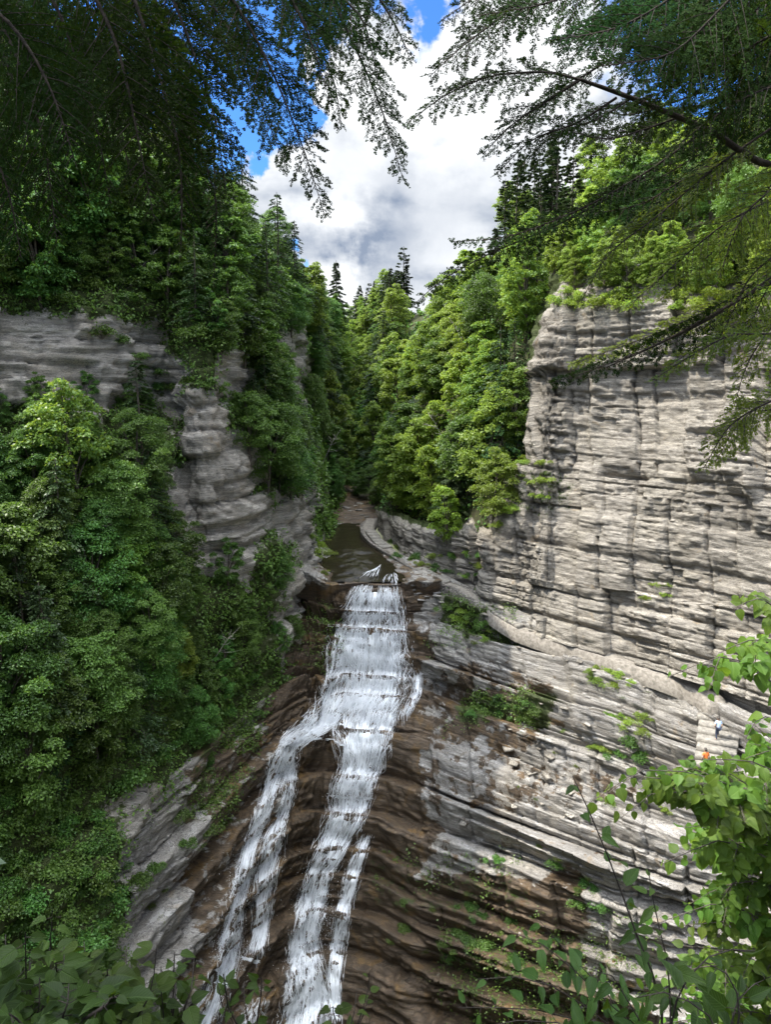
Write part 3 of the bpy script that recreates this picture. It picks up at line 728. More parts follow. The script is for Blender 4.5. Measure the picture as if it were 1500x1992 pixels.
broad = stairs('broad sunlit stone stairs that the walker in pale blue climbs', [on_rock(1402, 1362, -.5), on_rock(1398, 1420, -.45), on_rock(1392, 1490), on_rock(1388, 1570)], 15, 3.0)

# mortared retaining wall along the outer edge of the path
def wall_mat():
    m, n, l, out = new_mat('dry_stone')
    geo = n.new('ShaderNodeNewGeometry'); pos = geo.outputs['Position']
    mp = n.new('ShaderNodeMapping'); l.new(pos, mp.inputs[0]); mp.inputs['Scale'].default_value = (2.2, 2.2, 6.5)
    v = n.new('ShaderNodeTexVoronoi'); v.feature = 'F1'; l.new(mp.outputs[0], v.inputs['Vector']); v.inputs['Scale'].default_value = 1.0
    e = n.new('ShaderNodeTexVoronoi'); e.feature = 'DISTANCE_TO_EDGE'; l.new(mp.outputs[0], e.inputs['Vector']); e.inputs['Scale'].default_value = 1.0
    sep = n.new('ShaderNodeSeparateColor'); l.new(v.outputs['Color'], sep.inputs[0])
    c = mix_n(n, l, sep.outputs[0], (0.10, 0.09, 0.075), (0.27, 0.245, 0.21))
    c = mix_n(n, l, range_n(n, l, e.outputs['Distance'], 0.0, 0.12, 1.0, 0.0), c, (0.07, 0.06, 0.05))
    b = n.new('ShaderNodeBsdfPrincipled'); l.new(c, b.inputs['Base Color']); b.inputs['Roughness'].default_value = .9
    bp = n.new('ShaderNodeBump'); bp.inputs['Distance'].default_value = .12; bp.inputs['Strength'].default_value = .9
    l.new(range_n(n, l, e.outputs['Distance'], 0, .15), bp.inputs['Height']); l.new(bp.outputs[0], b.inputs['Normal']); l.new(b.outputs[0], out.inputs[0])
    return m
M['wall'] = wall_mat()
def arc_slice(p0, p1):
    a, b = P(*p0), P(*p1)
    i = int(np.argmin(np.linalg.norm(PW - a, axis=1))); j = int(np.argmin(np.linalg.norm(PW - b, axis=1)))
    return i, j
def wall_strip(pts, sd, out, top, bot, th):
    n = len(pts)
    o1 = pts + sd * out; o2 = pts + sd * (out - th)
    js = .05 * vnoise(np.arange(n) * .9, seed=8)[:, None]
    rows = [o1 + [0, 0, 0] * np.ones((n, 1)) - np.c_[np.zeros((n, 2)), bot * np.ones(n)]]
    for q in np.linspace(0.1, 1, 8):
        r = o1 + sd * (.06 * vnoise(np.arange(n) * 1.1 + q * 31, q * 7, seed=9))[:, None]
        r = r.copy(); r[:, 2] += -bot + q * (bot + top) + (js[:, 0] if q > .95 else 0); rows.append(r)
    r = o2.copy(); r[:, 2] += top + js[:, 0]; rows.append(r)
    r = o2.copy(); r[:, 2] -= bot; rows.append(r)
    G = np.stack(rows, 0)
    return G.reshape(-1, 3), grid_quads(len(rows), n)
i0, j0 = arc_slice((716, 1022, 101), (890, 1142, 75.6))
pw = empty('stone_wall', tuple(PW[j0])); tag(pw, 'long curved stone retaining wall between the pool and the path', 'wall')
mb = MB(); V, Q = wall_strip(PW[i0:j0 + 1], SD[i0:j0 + 1], 1.12, .10, 2.6, .30); mb.add(V - PW[j0], Q)
link('wall_face', mb.mesh('wall_face', M['wall']), pw)
mb = MB(); V, Q = ribbon(PW[i0:j0 + 1] + [0, 0, .26], SD[i0:j0 + 1], .78, 1.16, .16, 72); mb.add(V - PW[j0], Q)
link('coping', mb.mesh('coping', M['wall']), pw)

# arched stone footbridge
i1, j1 = arc_slice((890, 1142, 75.6), (956, 1181, 70.6))
bp_ = PW[i1:j1 + 1]; bs = SD[i1:j1 + 1]
q = np.linspace(0, 1, 41); bpts = pchip(np.linspace(0, 1, len(bp_)), bp_, q); bsd = nrm(pchip(np.linspace(0, 1, len(bs)), bs, q))
br = empty('footbridge', tuple(bpts[-1])); tag(br, 'small arched stone footbridge on the path right of the waterfall lip', 'footbridge')
arch = np.where((q > .12) & (q < .72), 2.1 - 1.5 * np.sqrt(np.clip(1 - ((q - .42) / .30) ** 2, 0, 1)), 2.4)
def spandrel(out):
    top = bpts + bsd * out + [0, 0, .22]; bot = bpts + bsd * out; bot = bot.copy(); bot[:, 2] -= arch
    top2, bot2 = top - bsd * .35 * np.sign(out), bot - bsd * .35 * np.sign(out)
    G = np.stack([bot, top * .5 + bot * .5, top, top2, bot2, bot], 0)
    return G.reshape(-1, 3) - bpts[-1], grid_quads(6, 41)
for s_ in (1.0, -1.0):
    mb = MB(); mb.add(*spandrel(s_)); link('side_wall', mb.mesh('side_wall', M['wall']), br)
mb = MB(); V, Q = ribbon(bpts + [0, 0, .06], bsd, -.66, .66, .35, 73); mb.add(V - bpts[-1], Q); link('deck', mb.mesh('deck', M['path']), br)

# ------------------------------------------------------------------ falling water
class HitCache:
    def __init__(s): s.c = {}
    def __call__(s, px, py):
        k = (round(px / 2), round(py / 2))
        if k not in s.c:
            d = Vector(P(px, py, 1.0)).normalized()
            hit, n, i, dist = FALLT.ray_cast(d * 8.0, d, 300)
            s.c[k] = None if hit is None else (np.array(hit), np.array(n if n.dot(d) < 0 else -n))
        return s.c[k]
gB = GB2[::3, ::3]
FALLT = BVHTree.FromPolygons([tuple(v) for v in gB.reshape(-1, 3)], [tuple(int(a) for a in q_) for q_ in grid_quads(*gB.shape[:2])])
hits = HitCache()
streams = [   # (weight, [(py, x_left, x_right), ...])
    (1.25, [(1132, 692, 776), (1165, 668, 786), (1200, 652, 795), (1214, 645, 797)]),
    (3.9, [(1210, 644, 797), (1240, 634, 802), (1300, 622, 806), (1350, 612, 800), (1390, 596, 780)]),
    (1.3, [(1380, 596, 690), (1410, 572, 668), (1440, 545, 610), (1452, 536, 590)]),
    (2.0, [(1380, 650, 790), (1420, 640, 775), (1460, 652, 764), (1490, 655, 752), (1530, 642, 734), (1550, 636, 730)]),
    (1.5, [(1445, 534, 592), (1475, 517, 582), (1540, 506, 545), (1600, 486, 525), (1650, 468, 505), (1700, 452, 496), (1760, 438, 482), (1820, 422, 478), (1870, 412, 474), (1930, 388, 456), (1995, 352, 440), (2050, 330, 430)]),
    (1.1, [(1470, 540, 584), (1540, 545, 578), (1600, 528, 562), (1640, 505, 560), (1700, 492, 544), (1760, 490, 532), (1820, 486, 526), (1860, 470, 520)]),
    (3.1, [(1545, 634, 730), (1580, 630, 722), (1640, 612, 690), (1700, 592, 652), (1760, 572, 640), (1820, 560, 626), (1880, 548, 640), (1930, 542, 655), (1995, 530, 650), (2060, 510, 650)]),
    (0.55, [(1620, 700, 728), (1680, 672, 712), (1760, 650, 690), (1830, 636, 680), (1890, 630, 672), (1990, 640, 672)]),
    (0.25, [(1940, 480, 520), (2000, 460, 505)]),
    (0.30, [(1300, 806, 822), (1350, 800, 820), (1390, 780, 800)]),
]
rw = np.random.default_rng(12)
wV, wQ, wn_ = [], [], 0
def strand(pts, wid, nrm_dir):
    global wn_
    pts = np.asarray(pts); n = len(pts)
    t = nrm(np.gradient(pts, axis=0)); s = nrm(np.cross(t, nrm_dir))
    prof = np.sin(np.linspace(0.15, np.pi - .1, n)) ** .6
    wv = (wid * prof)[:, None] * s
    bow = nrm_dir * (wid * .25)
    V = np.stack([pts - wv, pts + bow, pts + wv], 1).reshape(-1, 3)
    i = np.arange(n - 1)[:, None] * 3
    Q = np.concatenate([np.concatenate([i + a, i + a + 1, i + a + 4, i + a + 3], 1) for a in (0, 1)])
    wV.append(V); wQ.append(Q + wn_); wn_ += len(V)
for w, st in streams:
    st = np.array(st, float)
    H = st[-1, 0] - st[0, 0]
    n = int(w * 2100)
    ns = max(3, int((st[:, 2] - st[:, 1]).mean() / 5))
    for k in range(n):
        ln = min(H * .9, rw.choice([4, 7, 12, 20, 40], p=[.25, .32, .25, .13, .05]) * rw.uniform(.7, 1.4))
        y0 = rw.uniform(st[0, 0] - 2, st[-1, 0] - ln * .5)
        # water gathers in threads: bias the cross position
        t = np.clip((np.floor((.5 + .5 * (2 * rw.random() - 1) * abs(2 * rw.random() - 1) ** .25) * ns) + .5 + rw.normal(0, .34)) / ns, -.06, 1.06)
        m = max(4, int(ln / 7) + 2)
        ys = np.linspace(y0, y0 + ln, m)
        xl = np.interp(ys, st[:, 0], st[:, 1]); xr = np.interp(ys, st[:, 0], st[:, 2])
        t2 = t + 0.05 * vnoise(ys / 22 + k * 3.1, seed=3)
        xs = xl + (xr - xl) * t2
        if vnoise(xs[0] / 7.0, ys[0] / 26.0, seed=19) + .25 * vnoise(xs[0] / 2.5, ys[0] / 8.0, seed=20) < rw.uniform(-.75, .35): continue
        pp, lastd = [], None
        off = rw.uniform(.14, .50) if w > .5 else rw.uniform(.05, .25)
        for x, y in zip(xs, ys):
            hv = hits(x, y)
            if hv is None: continue
            pp.append(hv[0] + (hv[1] * .35 + np.array([0, -.75, .35])) * off)
        if len(pp) < 3: continue
        pp = np.array(pp)
        if np.linalg.norm(np.diff(pp, axis=0), axis=1).max() > 3.5: continue
        if len(pp) > 4: pp[1:-1] = (pp[:-2] + pp[1:-1] * 2 + pp[2:]) / 4
        strand(pp, min(.09, .0115 * math.exp(rw.normal(0, .55))) * (1 + .4 * (ln > 15)), nrm(np.array([rw.normal(0, .35), -.85, .45])))
# small chutes where the creek breaks over its last ledge above the lip
def on_level(px, py, z=-21.0):
    d = P(px, py, 1.0); return d * (z / d[2])
for k in range(110):
    f = rw.random(); ch = k % 3 != 0
    g_ = rw.random()
    a = on_level(732 + 10 * g_ if ch else 754 + 14 * g_, (1108 - 10 * g_ if ch else 1118 - 4 * g_), -20.95)
    b_ = on_level(694 + 42 * g_ + rw.normal(0, 2) if ch else 740 + 42 * g_, (1124 - 4 * g_ if ch else 1136) + 5 * rw.random(), -21.12)
    q_ = np.sort(rw.uniform(0, 1, 2)); q_[1] = min(1, q_[0] + .35)
    pp = [a + (b_ - a) * t_ + [0, 0, .10 + .12 * math.sin(t_ * 3.1)] for t_ in np.linspace(q_[0], q_[1], 5)]
    strand(pp, rw.uniform(.010, .035), np.array([0, -.5, .85]))
# foam lines on the rims and spray drops round the impact ledges
for line in ([(545, 1444), (580, 1440), (620, 1438), (650, 1440), (672, 1452), (688, 1470), (700, 1480)], [(640, 1548), (670, 1552), (700, 1556), (728, 1552)], [(630, 1216), (690, 1219), (740, 1219), (796, 1222)], [(470, 1862), (490, 1868), (508, 1872)]):
    for k in range(60):
        a = rw.uniform(0, len(line) - 1.4); b = min(len(line) - 1, a + rw.uniform(.15, .5))
        q_ = np.linspace(a, b, 5); L_ = np.array(line, float)
        xs = np.interp(q_, np.arange(len(line)), L_[:, 0]); ys = np.interp(q_, np.arange(len(line)), L_[:, 1]) + rw.normal(0, 1.5)
        pp = [hits(x, y) for x, y in zip(xs, ys)]
        if any(p is None for p in pp): continue
        strand([p[0] + np.array([0, -.15, .12]) for p in pp], rw.uniform(.03, .06), np.array([0, -.8, .6]))
for (cx_, cy_, sx_, sy_, nn) in ((700, 1216, 50, 8, 260), (700, 1375, 60, 22, 700), (600, 1430, 36, 14, 350), (690, 1545, 34, 12, 300), (450, 1850, 28, 40, 700), (590, 1885, 32, 24, 600), (500, 1630, 18, 10, 150), (640, 1800, 20, 50, 250), (470, 1730, 22, 60, 500), (610, 1750, 34, 70, 500)):
    for k in range(nn):
        hv = hits(cx_ + rw.normal(0, sx_ * .6), cy_ + rw.normal(0, sy_ * .6))
        if hv is None: continue
        c = hv[0] + np.array([0, -1, .5]) * abs(rw.normal(0, .30)) + [0, 0, .05]
        r = rw.uniform(.015, .05)
        dv = nrm(rw.normal(0, 1, 3) + [0, 0, -1.0])
        strand([c, c + dv * r, c + dv * 2 * r], r * .6, np.array([0, -.92, .38]))
vV, vQ, vU, vE, vn = [], [], [], [], 0
for w, st in streams:
    if w < .3: continue
    st = np.array(st, float)
    nv_ = max(8, int((st[-1, 0] - st[0, 0]) / 5)); nu_ = max(8, int((st[:, 2] - st[:, 1]).max() / 5))
    ys = np.linspace(st[0, 0], st[-1, 0], nv_); us = np.linspace(0, 1, nu_)
    G = np.zeros((nv_, nu_, 3)); last = None
    for i, y in enumerate(ys):
        xl, xr = np.interp(y, st[:, 0], st[:, 1]) + 2, np.interp(y, st[:, 0], st[:, 2]) - 2
        for j, u_ in enumerate(us):
            hv = hits(xl + (xr - xl) * u_, y)
            G[i, j] = (hv[0] + (hv[1] * .4 + np.array([0, -.7, .3])) * .16) if hv is not None else (last if last is not None else 0)
            last = G[i, j]
    for _ in range(2):
        G[1:-1] = (G[:-2] + 2 * G[1:-1] + G[2:]) / 4; G[:, 1:-1] = (G[:, :-2] + 2 * G[:, 1:-1] + G[:, 2:]) / 4
    vv_ = np.concatenate([[0], np.cumsum(np.linalg.norm(np.diff(G[:, nu_ // 2], axis=0), axis=1))])
    ww_ = np.linalg.norm(G[:, -1] - G[:, 0], axis=1)
    U_ = np.stack([us[None, :] * ww_.mean() + 7.3 * len(vV) + 0 * vv_[:, None], vv_[:, None] + 0 * us[None, :]], -1)
    ee = np.maximum(np.abs(us - .5) * 2, 0)[None, :] ** 5 + np.maximum(0, 1 - np.minimum(np.arange(nv_), np.arange(nv_)[::-1]) / 2.5)[:, None] * .6
    vV.append(G.reshape(-1, 3)); vQ.append(grid_quads(nv_, nu_) + vn); vU.append(U_.reshape(-1, 2)); vE.append(np.clip(ee, 0, 1).ravel()); vn += nv_ * nu_
fall = link('waterfall_water', make_mesh('waterfall_water', np.concatenate(wV), np.concatenate(wQ), M['foam'], None, True))
tag(fall, 'white waterfall sliding down dark shale steps in two branches', 'waterfall', None, 'structure')
link('water_veil', make_mesh('water_veil', np.concatenate(vV), np.concatenate(vQ), M['veil'], None, True, {'edge': np.concatenate(vE)}, np.concatenate(vU)), fall)

# ------------------------------------------------------------------ two walkers on the broad stairs
def plain(name, col, rough=.8):
    m, n, l, out = new_mat(name)
    tc = n.new('ShaderNodeTexCoord'); f = noise_n(n, l, tc.outputs['Object'], 14, 3)
    c = mix_n(n, l, f, tuple(x * .85 for x in col), tuple(min(1, x * 1.15) for x in col))
    b = n.new('ShaderNodeBsdfPrincipled'); l.new(c, b.inputs['Base Color']); b.inputs['Roughness'].default_value = rough; l.new(b.outputs[0], out.inputs[0])
    return m
M['skin'] = plain('skin', (0.50, 0.31, 0.22), .55); M['hair'] = plain('dark_hair', (0.03, 0.022, 0.016), .6)
M['blue_cloth'] = plain('pale_blue_cotton', (0.50, 0.62, 0.80)); M['navy'] = plain('navy_trousers', (0.035, 0.045, 0.075)); M['orange'] = plain('orange_cotton', (0.75, 0.19, 0.04)); M['grey_cloth'] = plain('grey_shorts', (0.12, 0.12, 0.13))
def skinned(name, verts, edges, radii, mat, parent, root=0):
    me = bpy.data.meshes.new(name); me.from_pydata(verts, edges, [])
    o = link(name, me, parent)
    md = o.modifiers.new('skin', 'SKIN')
    sk = me.skin_vertices[0].data if me.skin_vertices else None
    if sk is None:
        bm_attr = me.attributes
    for i, r in enumerate(radii):
        me.skin_vertices[0].data[i].radius = (r, r) if not isinstance(r, tuple) else r
    me.skin_vertices[0].data[root].use_root = True
    s2 = o.modifiers.new('smooth', 'SUBSURF'); s2.levels = 2; s2.render_levels = 2
    md.use_smooth_shade = True
    me.materials.append(mat)
    return o
def walker(loc, rz, shirt, trousers, label, hair=True):
    root = empty('person', loc); root.rotation_euler = (0, 0, rz)
    tag(root, label, 'person')
    # joints: facing +y, mid stride climbing (right foot one step up)
    J = {'pelvis': (0, 0, .95), 'waist': (0, .02, 1.10), 'chest': (0, .06, 1.32), 'neck': (0, .07, 1.50), 'chin': (0, .10, 1.58), 'head': (0, .10, 1.68), 'crown': (0, .09, 1.76),
         'lsh': (-.19, .06, 1.44), 'lel': (-.26, -.03, 1.16), 'lwr': (-.24, .14, .95), 'lha': (-.235, .20, .87),
         'rsh': (.19, .06, 1.44), 'rel': (.25, -.06, 1.17), 'rwr': (.25, .06, .94), 'rha': (.25, .10, .85),
         'lhip': (-.10, 0, .92), 'lkn': (-.11, .03, .50), 'lan': (-.11, -.10, .09), 'lto': (-.12, .09, .035),
         'rhip': (.10, 0, .92), 'rkn': (.11, .30, .66), 'ran': (.11, .22, .26), 'rto': (.12, .40, .205)}
    E = [('pelvis', 'waist'), ('waist', 'chest'), ('chest', 'neck'), ('neck', 'chin'), ('chin', 'head'), ('head', 'crown'), ('chest', 'lsh'), ('lsh', 'lel'), ('lel', 'lwr'), ('lwr', 'lha'),
         ('chest', 'rsh'), ('rsh', 'rel'), ('rel', 'rwr'), ('rwr', 'rha'), ('pelvis', 'lhip'), ('lhip', 'lkn'), ('lkn', 'lan'), ('lan', 'lto'), ('pelvis', 'rhip'), ('rhip', 'rkn'), ('rkn', 'ran'), ('ran', 'rto')]
    Rr = dict(pelvis=.145, waist=.125, chest=.15, neck=.055, chin=.075, head=.10, crown=.07, lsh=.062, lel=.045, lwr=.030, lha=.038, rsh=.062, rel=.045, rwr=.030, rha=.038, lhip=.095, lkn=.062, lan=.042, lto=.04, rhip=.095, rkn=.062, ran=.042, rto=.04)
    def part(name, keys, mat, grow, rootk, extra=None):
        idx = {k: i for i, k in enumerate(keys)}
        JJ = dict(J); JJ.update(extra or {})
        ed = [(idx[a], idx[b]) for a, b in E if a in idx and b in idx]
        return skinned(name, [JJ[k] for k in keys], ed, [Rr[k] + grow for k in keys], mat, root, idx[rootk])
    part('body', list(J), M['skin'], 0.0, 'pelvis')
    part('shirt', ['pelvis', 'waist', 'chest', 'lsh', 'lel', 'rsh', 'rel'], shirt, .022, 'pelvis', {'lel': (-.235, 0, 1.25), 'rel': (.23, -.01, 1.25), 'pelvis': (0, 0, .93)})
    part('trousers', ['pelvis', 'lhip', 'lkn', 'lan', 'rhip', 'rkn', 'ran'], trousers, .018, 'pelvis', {'pelvis': (0, 0, .97)})
    hb = MB()
    th = np.linspace(0, 2 * np.pi, 13)[:-1]
    rows = []
    for a in np.linspace(.06, 2.0, 8):
        r = .118 * math.sin(a); z = 1.70 + .118 * math.cos(a) + .01
        rows.append(np.stack([r * np.cos(th), .085 + r * np.sin(th) * 1.08 - .02 * (a > 1.3), np.full(12, z) + .10 * (np.sin(th) > 0.2) * (a > 1.25)], 1))
    rows = np.stack(rows); Q = [[i * 12 + j, (i + 1) * 12 + j, (i + 1) * 12 + (j + 1) % 12, i * 12 + (j + 1) % 12] for i in range(7) for j in range(12)]
    hb.add(rows.reshape(-1, 3), Q); link('hair', hb.mesh('hair', M['hair'], True), root)
    nose = MB(); nose.add(*tube([(0, .195, 1.69), (0, .215, 1.665), (0, .20, 1.65)], [.010, .016, .010], 6)); link('nose', nose.mesh('nose', M['skin'], True), root)
    for s in (-1, 1):
        ear = MB(); ear.add(*tube([(s * .103, .09, 1.70), (s * .118, .085, 1.69), (s * .108, .085, 1.66)], [.012, .022, .012], 6)); link('ear', ear.mesh('ear', M['skin'], True), root)
    return root
def on_stair(py):
    sp = np.array([to_px(p)[1] for p in broad]); return np.array([np.interp(py, sp, broad[:, i]) for i in range(3)])
w1 = on_stair(1441); w2 = on_stair(1503) + [-.75, 0, 0]
walker(tuple(w1 + [0, 0, .1]), R(-4), M['blue_cloth'], M['navy'], 'walker in pale blue shirt and navy trousers climbing the stairs, seen from behind')
walker(tuple(w2 + [0, 0, .1]), R(8), M['orange'], M['grey_cloth'], 'walker in an orange shirt lower on the stairs, half hidden by leaves')
# ------------------------------------------------------------------ trees and shrubs
def crown_leaves(rng, centres, radii, n, leaf, flat=.48, droop=.35):
    """leaf quads in layered clumps: domed plates, leaves pointing outward and down"""
    m = len(centres)
    k = rng.integers(0, m, n)
    c = centres[k]; r = radii[k]
    th = rng.uniform(0, 2 * np.pi, n); rho = np.sqrt(rng.random(n)) * (1 + .18 * rng.normal(0, 1, n))
    o = np.stack([np.cos(th), np.sin(th), np.zeros(n)], 1)
    p = c + o * (rho * r)[:, None] + rng.normal(0, .06, (n, 3)) * r[:, None]
    p[:, 2] += r * flat * (1 - rho ** 2) * rng.choice([1, 1, .8, .4, -.3], n) - r * .18 * rho ** 2 + rng.normal(0, .09, n) * r
    d = o * .8 + rng.normal(0, .60, (n, 3)); d[:, 2] -= droop
    nn = np.array([0, 0, 1.0]) + o * .55 + rng.normal(0, .52, (n, 3))
    L = leaf * rng.uniform(.65, 1.25, n)
    return rhombs(p, d, nn, L, L * rng.uniform(.26, .36, n))

def broadleaf(seed, H, Rd, nclump, nleaf, leaf, mat, base=.22, lean=.15, forks=9):
    rng = np.random.default_rng(seed)
    q = np.linspace(0, 1, 9)
    tr = np.stack([lean * H * .5 * q ** 1.5 + .12 * np.sin(q * 5 + seed), .10 * np.cos(q * 4 + seed) * q * 2, -.8 + q * (.86 * H + .8)], 1)
    wood = MB(); wood.add(*tube(tr, np.linspace(.020 * H, .006 * H, 9), 7))
    cs, rs = [], []
    ecc = rng.uniform(.75, 1.25)
    for k in range(nclump):
        h = base + (1 - base) * (k + rng.random()) / nclump
        prof = max(.12, math.sin(math.pi * min(1, max(0, (h - base * .6) / (1.06 - base * .6))) ** .8)) ** .7
        a = k * 2.4 + rng.normal(0, .5)
        rr = Rd * prof * math.sqrt(rng.uniform(.25, 1.0)) * rng.uniform(.75, 1.15)
        ax = np.interp(h * H, tr[:, 2], tr[:, 0]); ay = np.interp(h * H, tr[:, 2], tr[:, 1])
        cs.append((ax + rr * math.cos(a) * ecc, ay + rr * math.sin(a) / ecc, h * H + rng.normal(0, .03) * H)); rs.append(Rd * rng.uniform(.20, .40) * (1.05 - .45 * h))
    cs, rs = np.array(cs), np.array(rs)
    for k in rng.choice(nclump, min(forks, nclump), replace=False):
        z0 = max(.12 * H, cs[k][2] * .62 - .1 * H)
        b0 = np.array([np.interp(z0, tr[:, 2], tr[:, 0]), np.interp(z0, tr[:, 2], tr[:, 1]), z0])
        mid = b0 * .5 + cs[k] * .5 + [0, 0, .04 * H]
        wood.add(*tube(pchip(np.array([0, .5, 1.]), np.array([b0, mid, cs[k]]), np.linspace(0, 1, 6)), np.linspace(.009 * H, .0025 * H, 6), 5))
    V, Q = crown_leaves(rng, cs, rs, nleaf, leaf)
    return wood.mesh('trunk', M['bark'], True), make_mesh('crown', V, Q, mat)

def conifer(seed, H, Rd, mat, per=46, spray=.26, gap=.42, sparse=0.0, base=.08, droop=.35, upsw=0.0, wid=.20, power=.85):
    rng = np.random.default_rng(seed)
    q = np.linspace(0, 1, 7)
    tr = np.stack([.08 * np.sin(q * 4 + seed), .08 * np.cos(q * 3 + seed) * q, -.8 + q * (H + .8)], 1)
    wood = MB(); wood.add(*tube(tr, np.linspace(.016 * H, .003 * H, 7), 7))
    A, D, Nn, L = [], [], [], []
    z = base * H; k = 0
    while z < H * .985:
        f = z / H
        rad = Rd * ((1 - f) ** power) * rng.uniform(.72, 1.12) + .10
        if sparse and rng.random() < sparse: z += gap * .6; continue
        for b in range(rng.integers(3, 6)):
            a = rng.uniform(0, 6.283); le = rad * rng.uniform(.6, 1.1)
            o = np.array([math.cos(a), math.sin(a), 0]); s = np.array([-o[1], o[0], 0])
            n = max(6, int(per * (le / Rd + .12)))
            t = np.sqrt(rng.random(n)) * .97 + .03
            if upsw: t = .35 + .65 * t
            half = le * .30 * (1 - t * .72) * np.minimum(1, t * 3)
            y = rng.uniform(-1, 1, n) * half
            zz = upsw * le * t - droop * le * t ** 1.6 - abs(y) * .25
            p = np.array([0, 0, z]) + o * (t * le)[:, None] + s * y[:, None]; p[:, 2] += zz + rng.normal(0, .03, n)
            d = o + s * (np.sign(y) * .8)[:, None] + rng.normal(0, .25, (n, 3)); d[:, 2] -= .35 - upsw
            A.append(p); D.append(d); Nn.append(np.array([0, 0, 1.]) + rng.normal(0, .3, (n, 3))); L.append(np.full(n, spray) * rng.uniform(.6, 1.2, n))
            if k % 2 == 0:
                tt = np.linspace(0, .85, 4)
                wood.add(*tube(np.array([0, 0, z]) + o * (tt * le)[:, None] + np.array([0, 0, 1.]) * (upsw * le * tt - droop * le * tt ** 1.6)[:, None], np.linspace(.006 * H * (1 - f) + .006, .004, 4), 4))
            k += 1
        z += gap * rng.uniform(.7, 1.3) * (.6 + .5 * (1 - f))
    A, D, Nn, L = map(np.concatenate, (A, D, Nn, L))
    V, Q = rhombs(A, D, Nn, L, L * wid)
    return wood.mesh('trunk', M['bark'], True), make_mesh('crown', V, Q, mat)

def bush(seed, Rd, n, leaf, mat, h=.8):
    rng = np.random.default_rng(seed)
    m = 9
    cs = np.stack([rng.normal(0, .45, m) * Rd, rng.normal(0, .45, m) * Rd, rng.uniform(.15, h, m) * Rd], 1); rs = rng.uniform(.35, .6, m) * Rd
    wood = MB()
    for c in cs: wood.add(*tube(np.linspace([0, 0, -.2], c, 4), np.linspace(.022, .008, 4), 4))
    V, Q = crown_leaves(rng, cs, rs, n, leaf, flat=.55)
    return wood.mesh('stem', M['bark'], True), make_mesh('foliage', V, Q, mat)

def tuft(seed, n, h, mat):
    """a clump of arching grass blades"""
    rng = np.random.default_rng(seed)
    C = rng.normal(0, .22, (n, 3)); C[:, 2] = -.05
    d = rng.normal(0, .45, (n, 3)); d[:, 2] = rng.uniform(.5, 1.2, n); d = nrm(d)
    L = h * rng.uniform(.5, 1.2, n)
    S = nrm(np.cross(d, rng.normal(0, 1, (n, 3)))) * (.018 + .01 * rng.random(n))[:, None]
    mid = C + d * (L * .6)[:, None]; tip = C + d * L[:, None]; tip[:, 2] -= L * .25
    tip += nrm(d * [1, 1, 0]) * (L * .2)[:, None]
    V = np.stack([C - S, C + S, mid + S * .8, mid - S * .8, tip + S * .1, tip - S * .1], 1)
    b = np.arange(n)[:, None] * 6
    Q = np.concatenate([np.concatenate([b, b + 1, b + 2, b + 3], 1), np.concatenate([b + 3, b + 2, b + 4, b + 5], 1)])
    return make_mesh('grass_tuft', V.reshape(-1, 3), Q, mat)

def bare_tree(seed, H, mat, lean=.2, nb=10, r=.012):
    rng = np.random.default_rng(seed)
    q = np.linspace(0, 1, 8)
    tr = np.stack([lean * H * q ** 1.3 + .1 * np.sin(q * 6 + seed), .15 * np.sin(q * 5 + seed * 2), -.3 + q * (H + .3)], 1)
    w = MB(); w.add(*tube(tr, np.linspace(r * H, r * .25 * H, 8), 6))
    for k in range(nb):
        f = rng.uniform(.3, .97); b0 = np.array([np.interp(f, q, tr[:, i]) for i in range(3)])
        a = rng.uniform(0, 6.28); le = H * rng.uniform(.12, .38) * (1.15 - f)
        d = np.array([math.cos(a), math.sin(a), rng.uniform(.1, .9)])
        p = b0 + d * np.linspace(0, le, 5)[:, None] + np.array([0, 0, 1.]) * (np.linspace(0, 1, 5) ** 2 * le * rng.uniform(-.2, .3))[:, None] + np.cumsum(rng.normal(0, .04 * le, (5, 3)), 0)
        w.add(*tube(p, np.linspace(r * .4 * H, .006, 5), 4))
        for j in range(3):
            g = rng.integers(1, 5); d2 = d + rng.normal(0, .6, 3)
            w.add(*tube(p[g] + d2 * np.linspace(0, le * .4, 4)[:, None], np.linspace(.012, .004, 4), 4))
    return w.mesh('dead_trunk', mat, True)

KIT = {}
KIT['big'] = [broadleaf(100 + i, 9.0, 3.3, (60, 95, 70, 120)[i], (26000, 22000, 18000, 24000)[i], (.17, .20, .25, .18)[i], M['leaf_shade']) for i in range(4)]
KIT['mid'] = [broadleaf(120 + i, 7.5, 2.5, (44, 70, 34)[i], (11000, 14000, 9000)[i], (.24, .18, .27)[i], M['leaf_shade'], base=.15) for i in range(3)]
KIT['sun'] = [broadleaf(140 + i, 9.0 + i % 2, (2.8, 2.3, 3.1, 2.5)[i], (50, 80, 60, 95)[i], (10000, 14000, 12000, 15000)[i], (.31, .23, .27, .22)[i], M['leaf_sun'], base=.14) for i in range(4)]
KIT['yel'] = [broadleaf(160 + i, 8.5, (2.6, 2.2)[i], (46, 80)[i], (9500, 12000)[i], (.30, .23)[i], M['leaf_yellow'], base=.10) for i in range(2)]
KIT['hem'] = [conifer(180 + i, 11.0, 3.3, M['hemlock'], per=95, wid=.26, power=.65) for i in range(4)]
KIT['pine'] = [conifer(200 + i, 13.0, 2.5, M['pine'], per=230, gap=.60, sparse=.10, base=.22, droop=.05, upsw=.22, spray=.42, wid=.17, power=.55) for i in range(3)]
KIT['spruce'] = [conifer(210 + i, 12.0, 3.0, M['pine'], per=250, gap=.36, base=.08, droop=.28, spray=.34, wid=.2, power=.8) for i in range(2)]
KIT['bush'] = [bush(220 + i, 1.0, 1500, .17, M['leaf_shade']) for i in range(3)]
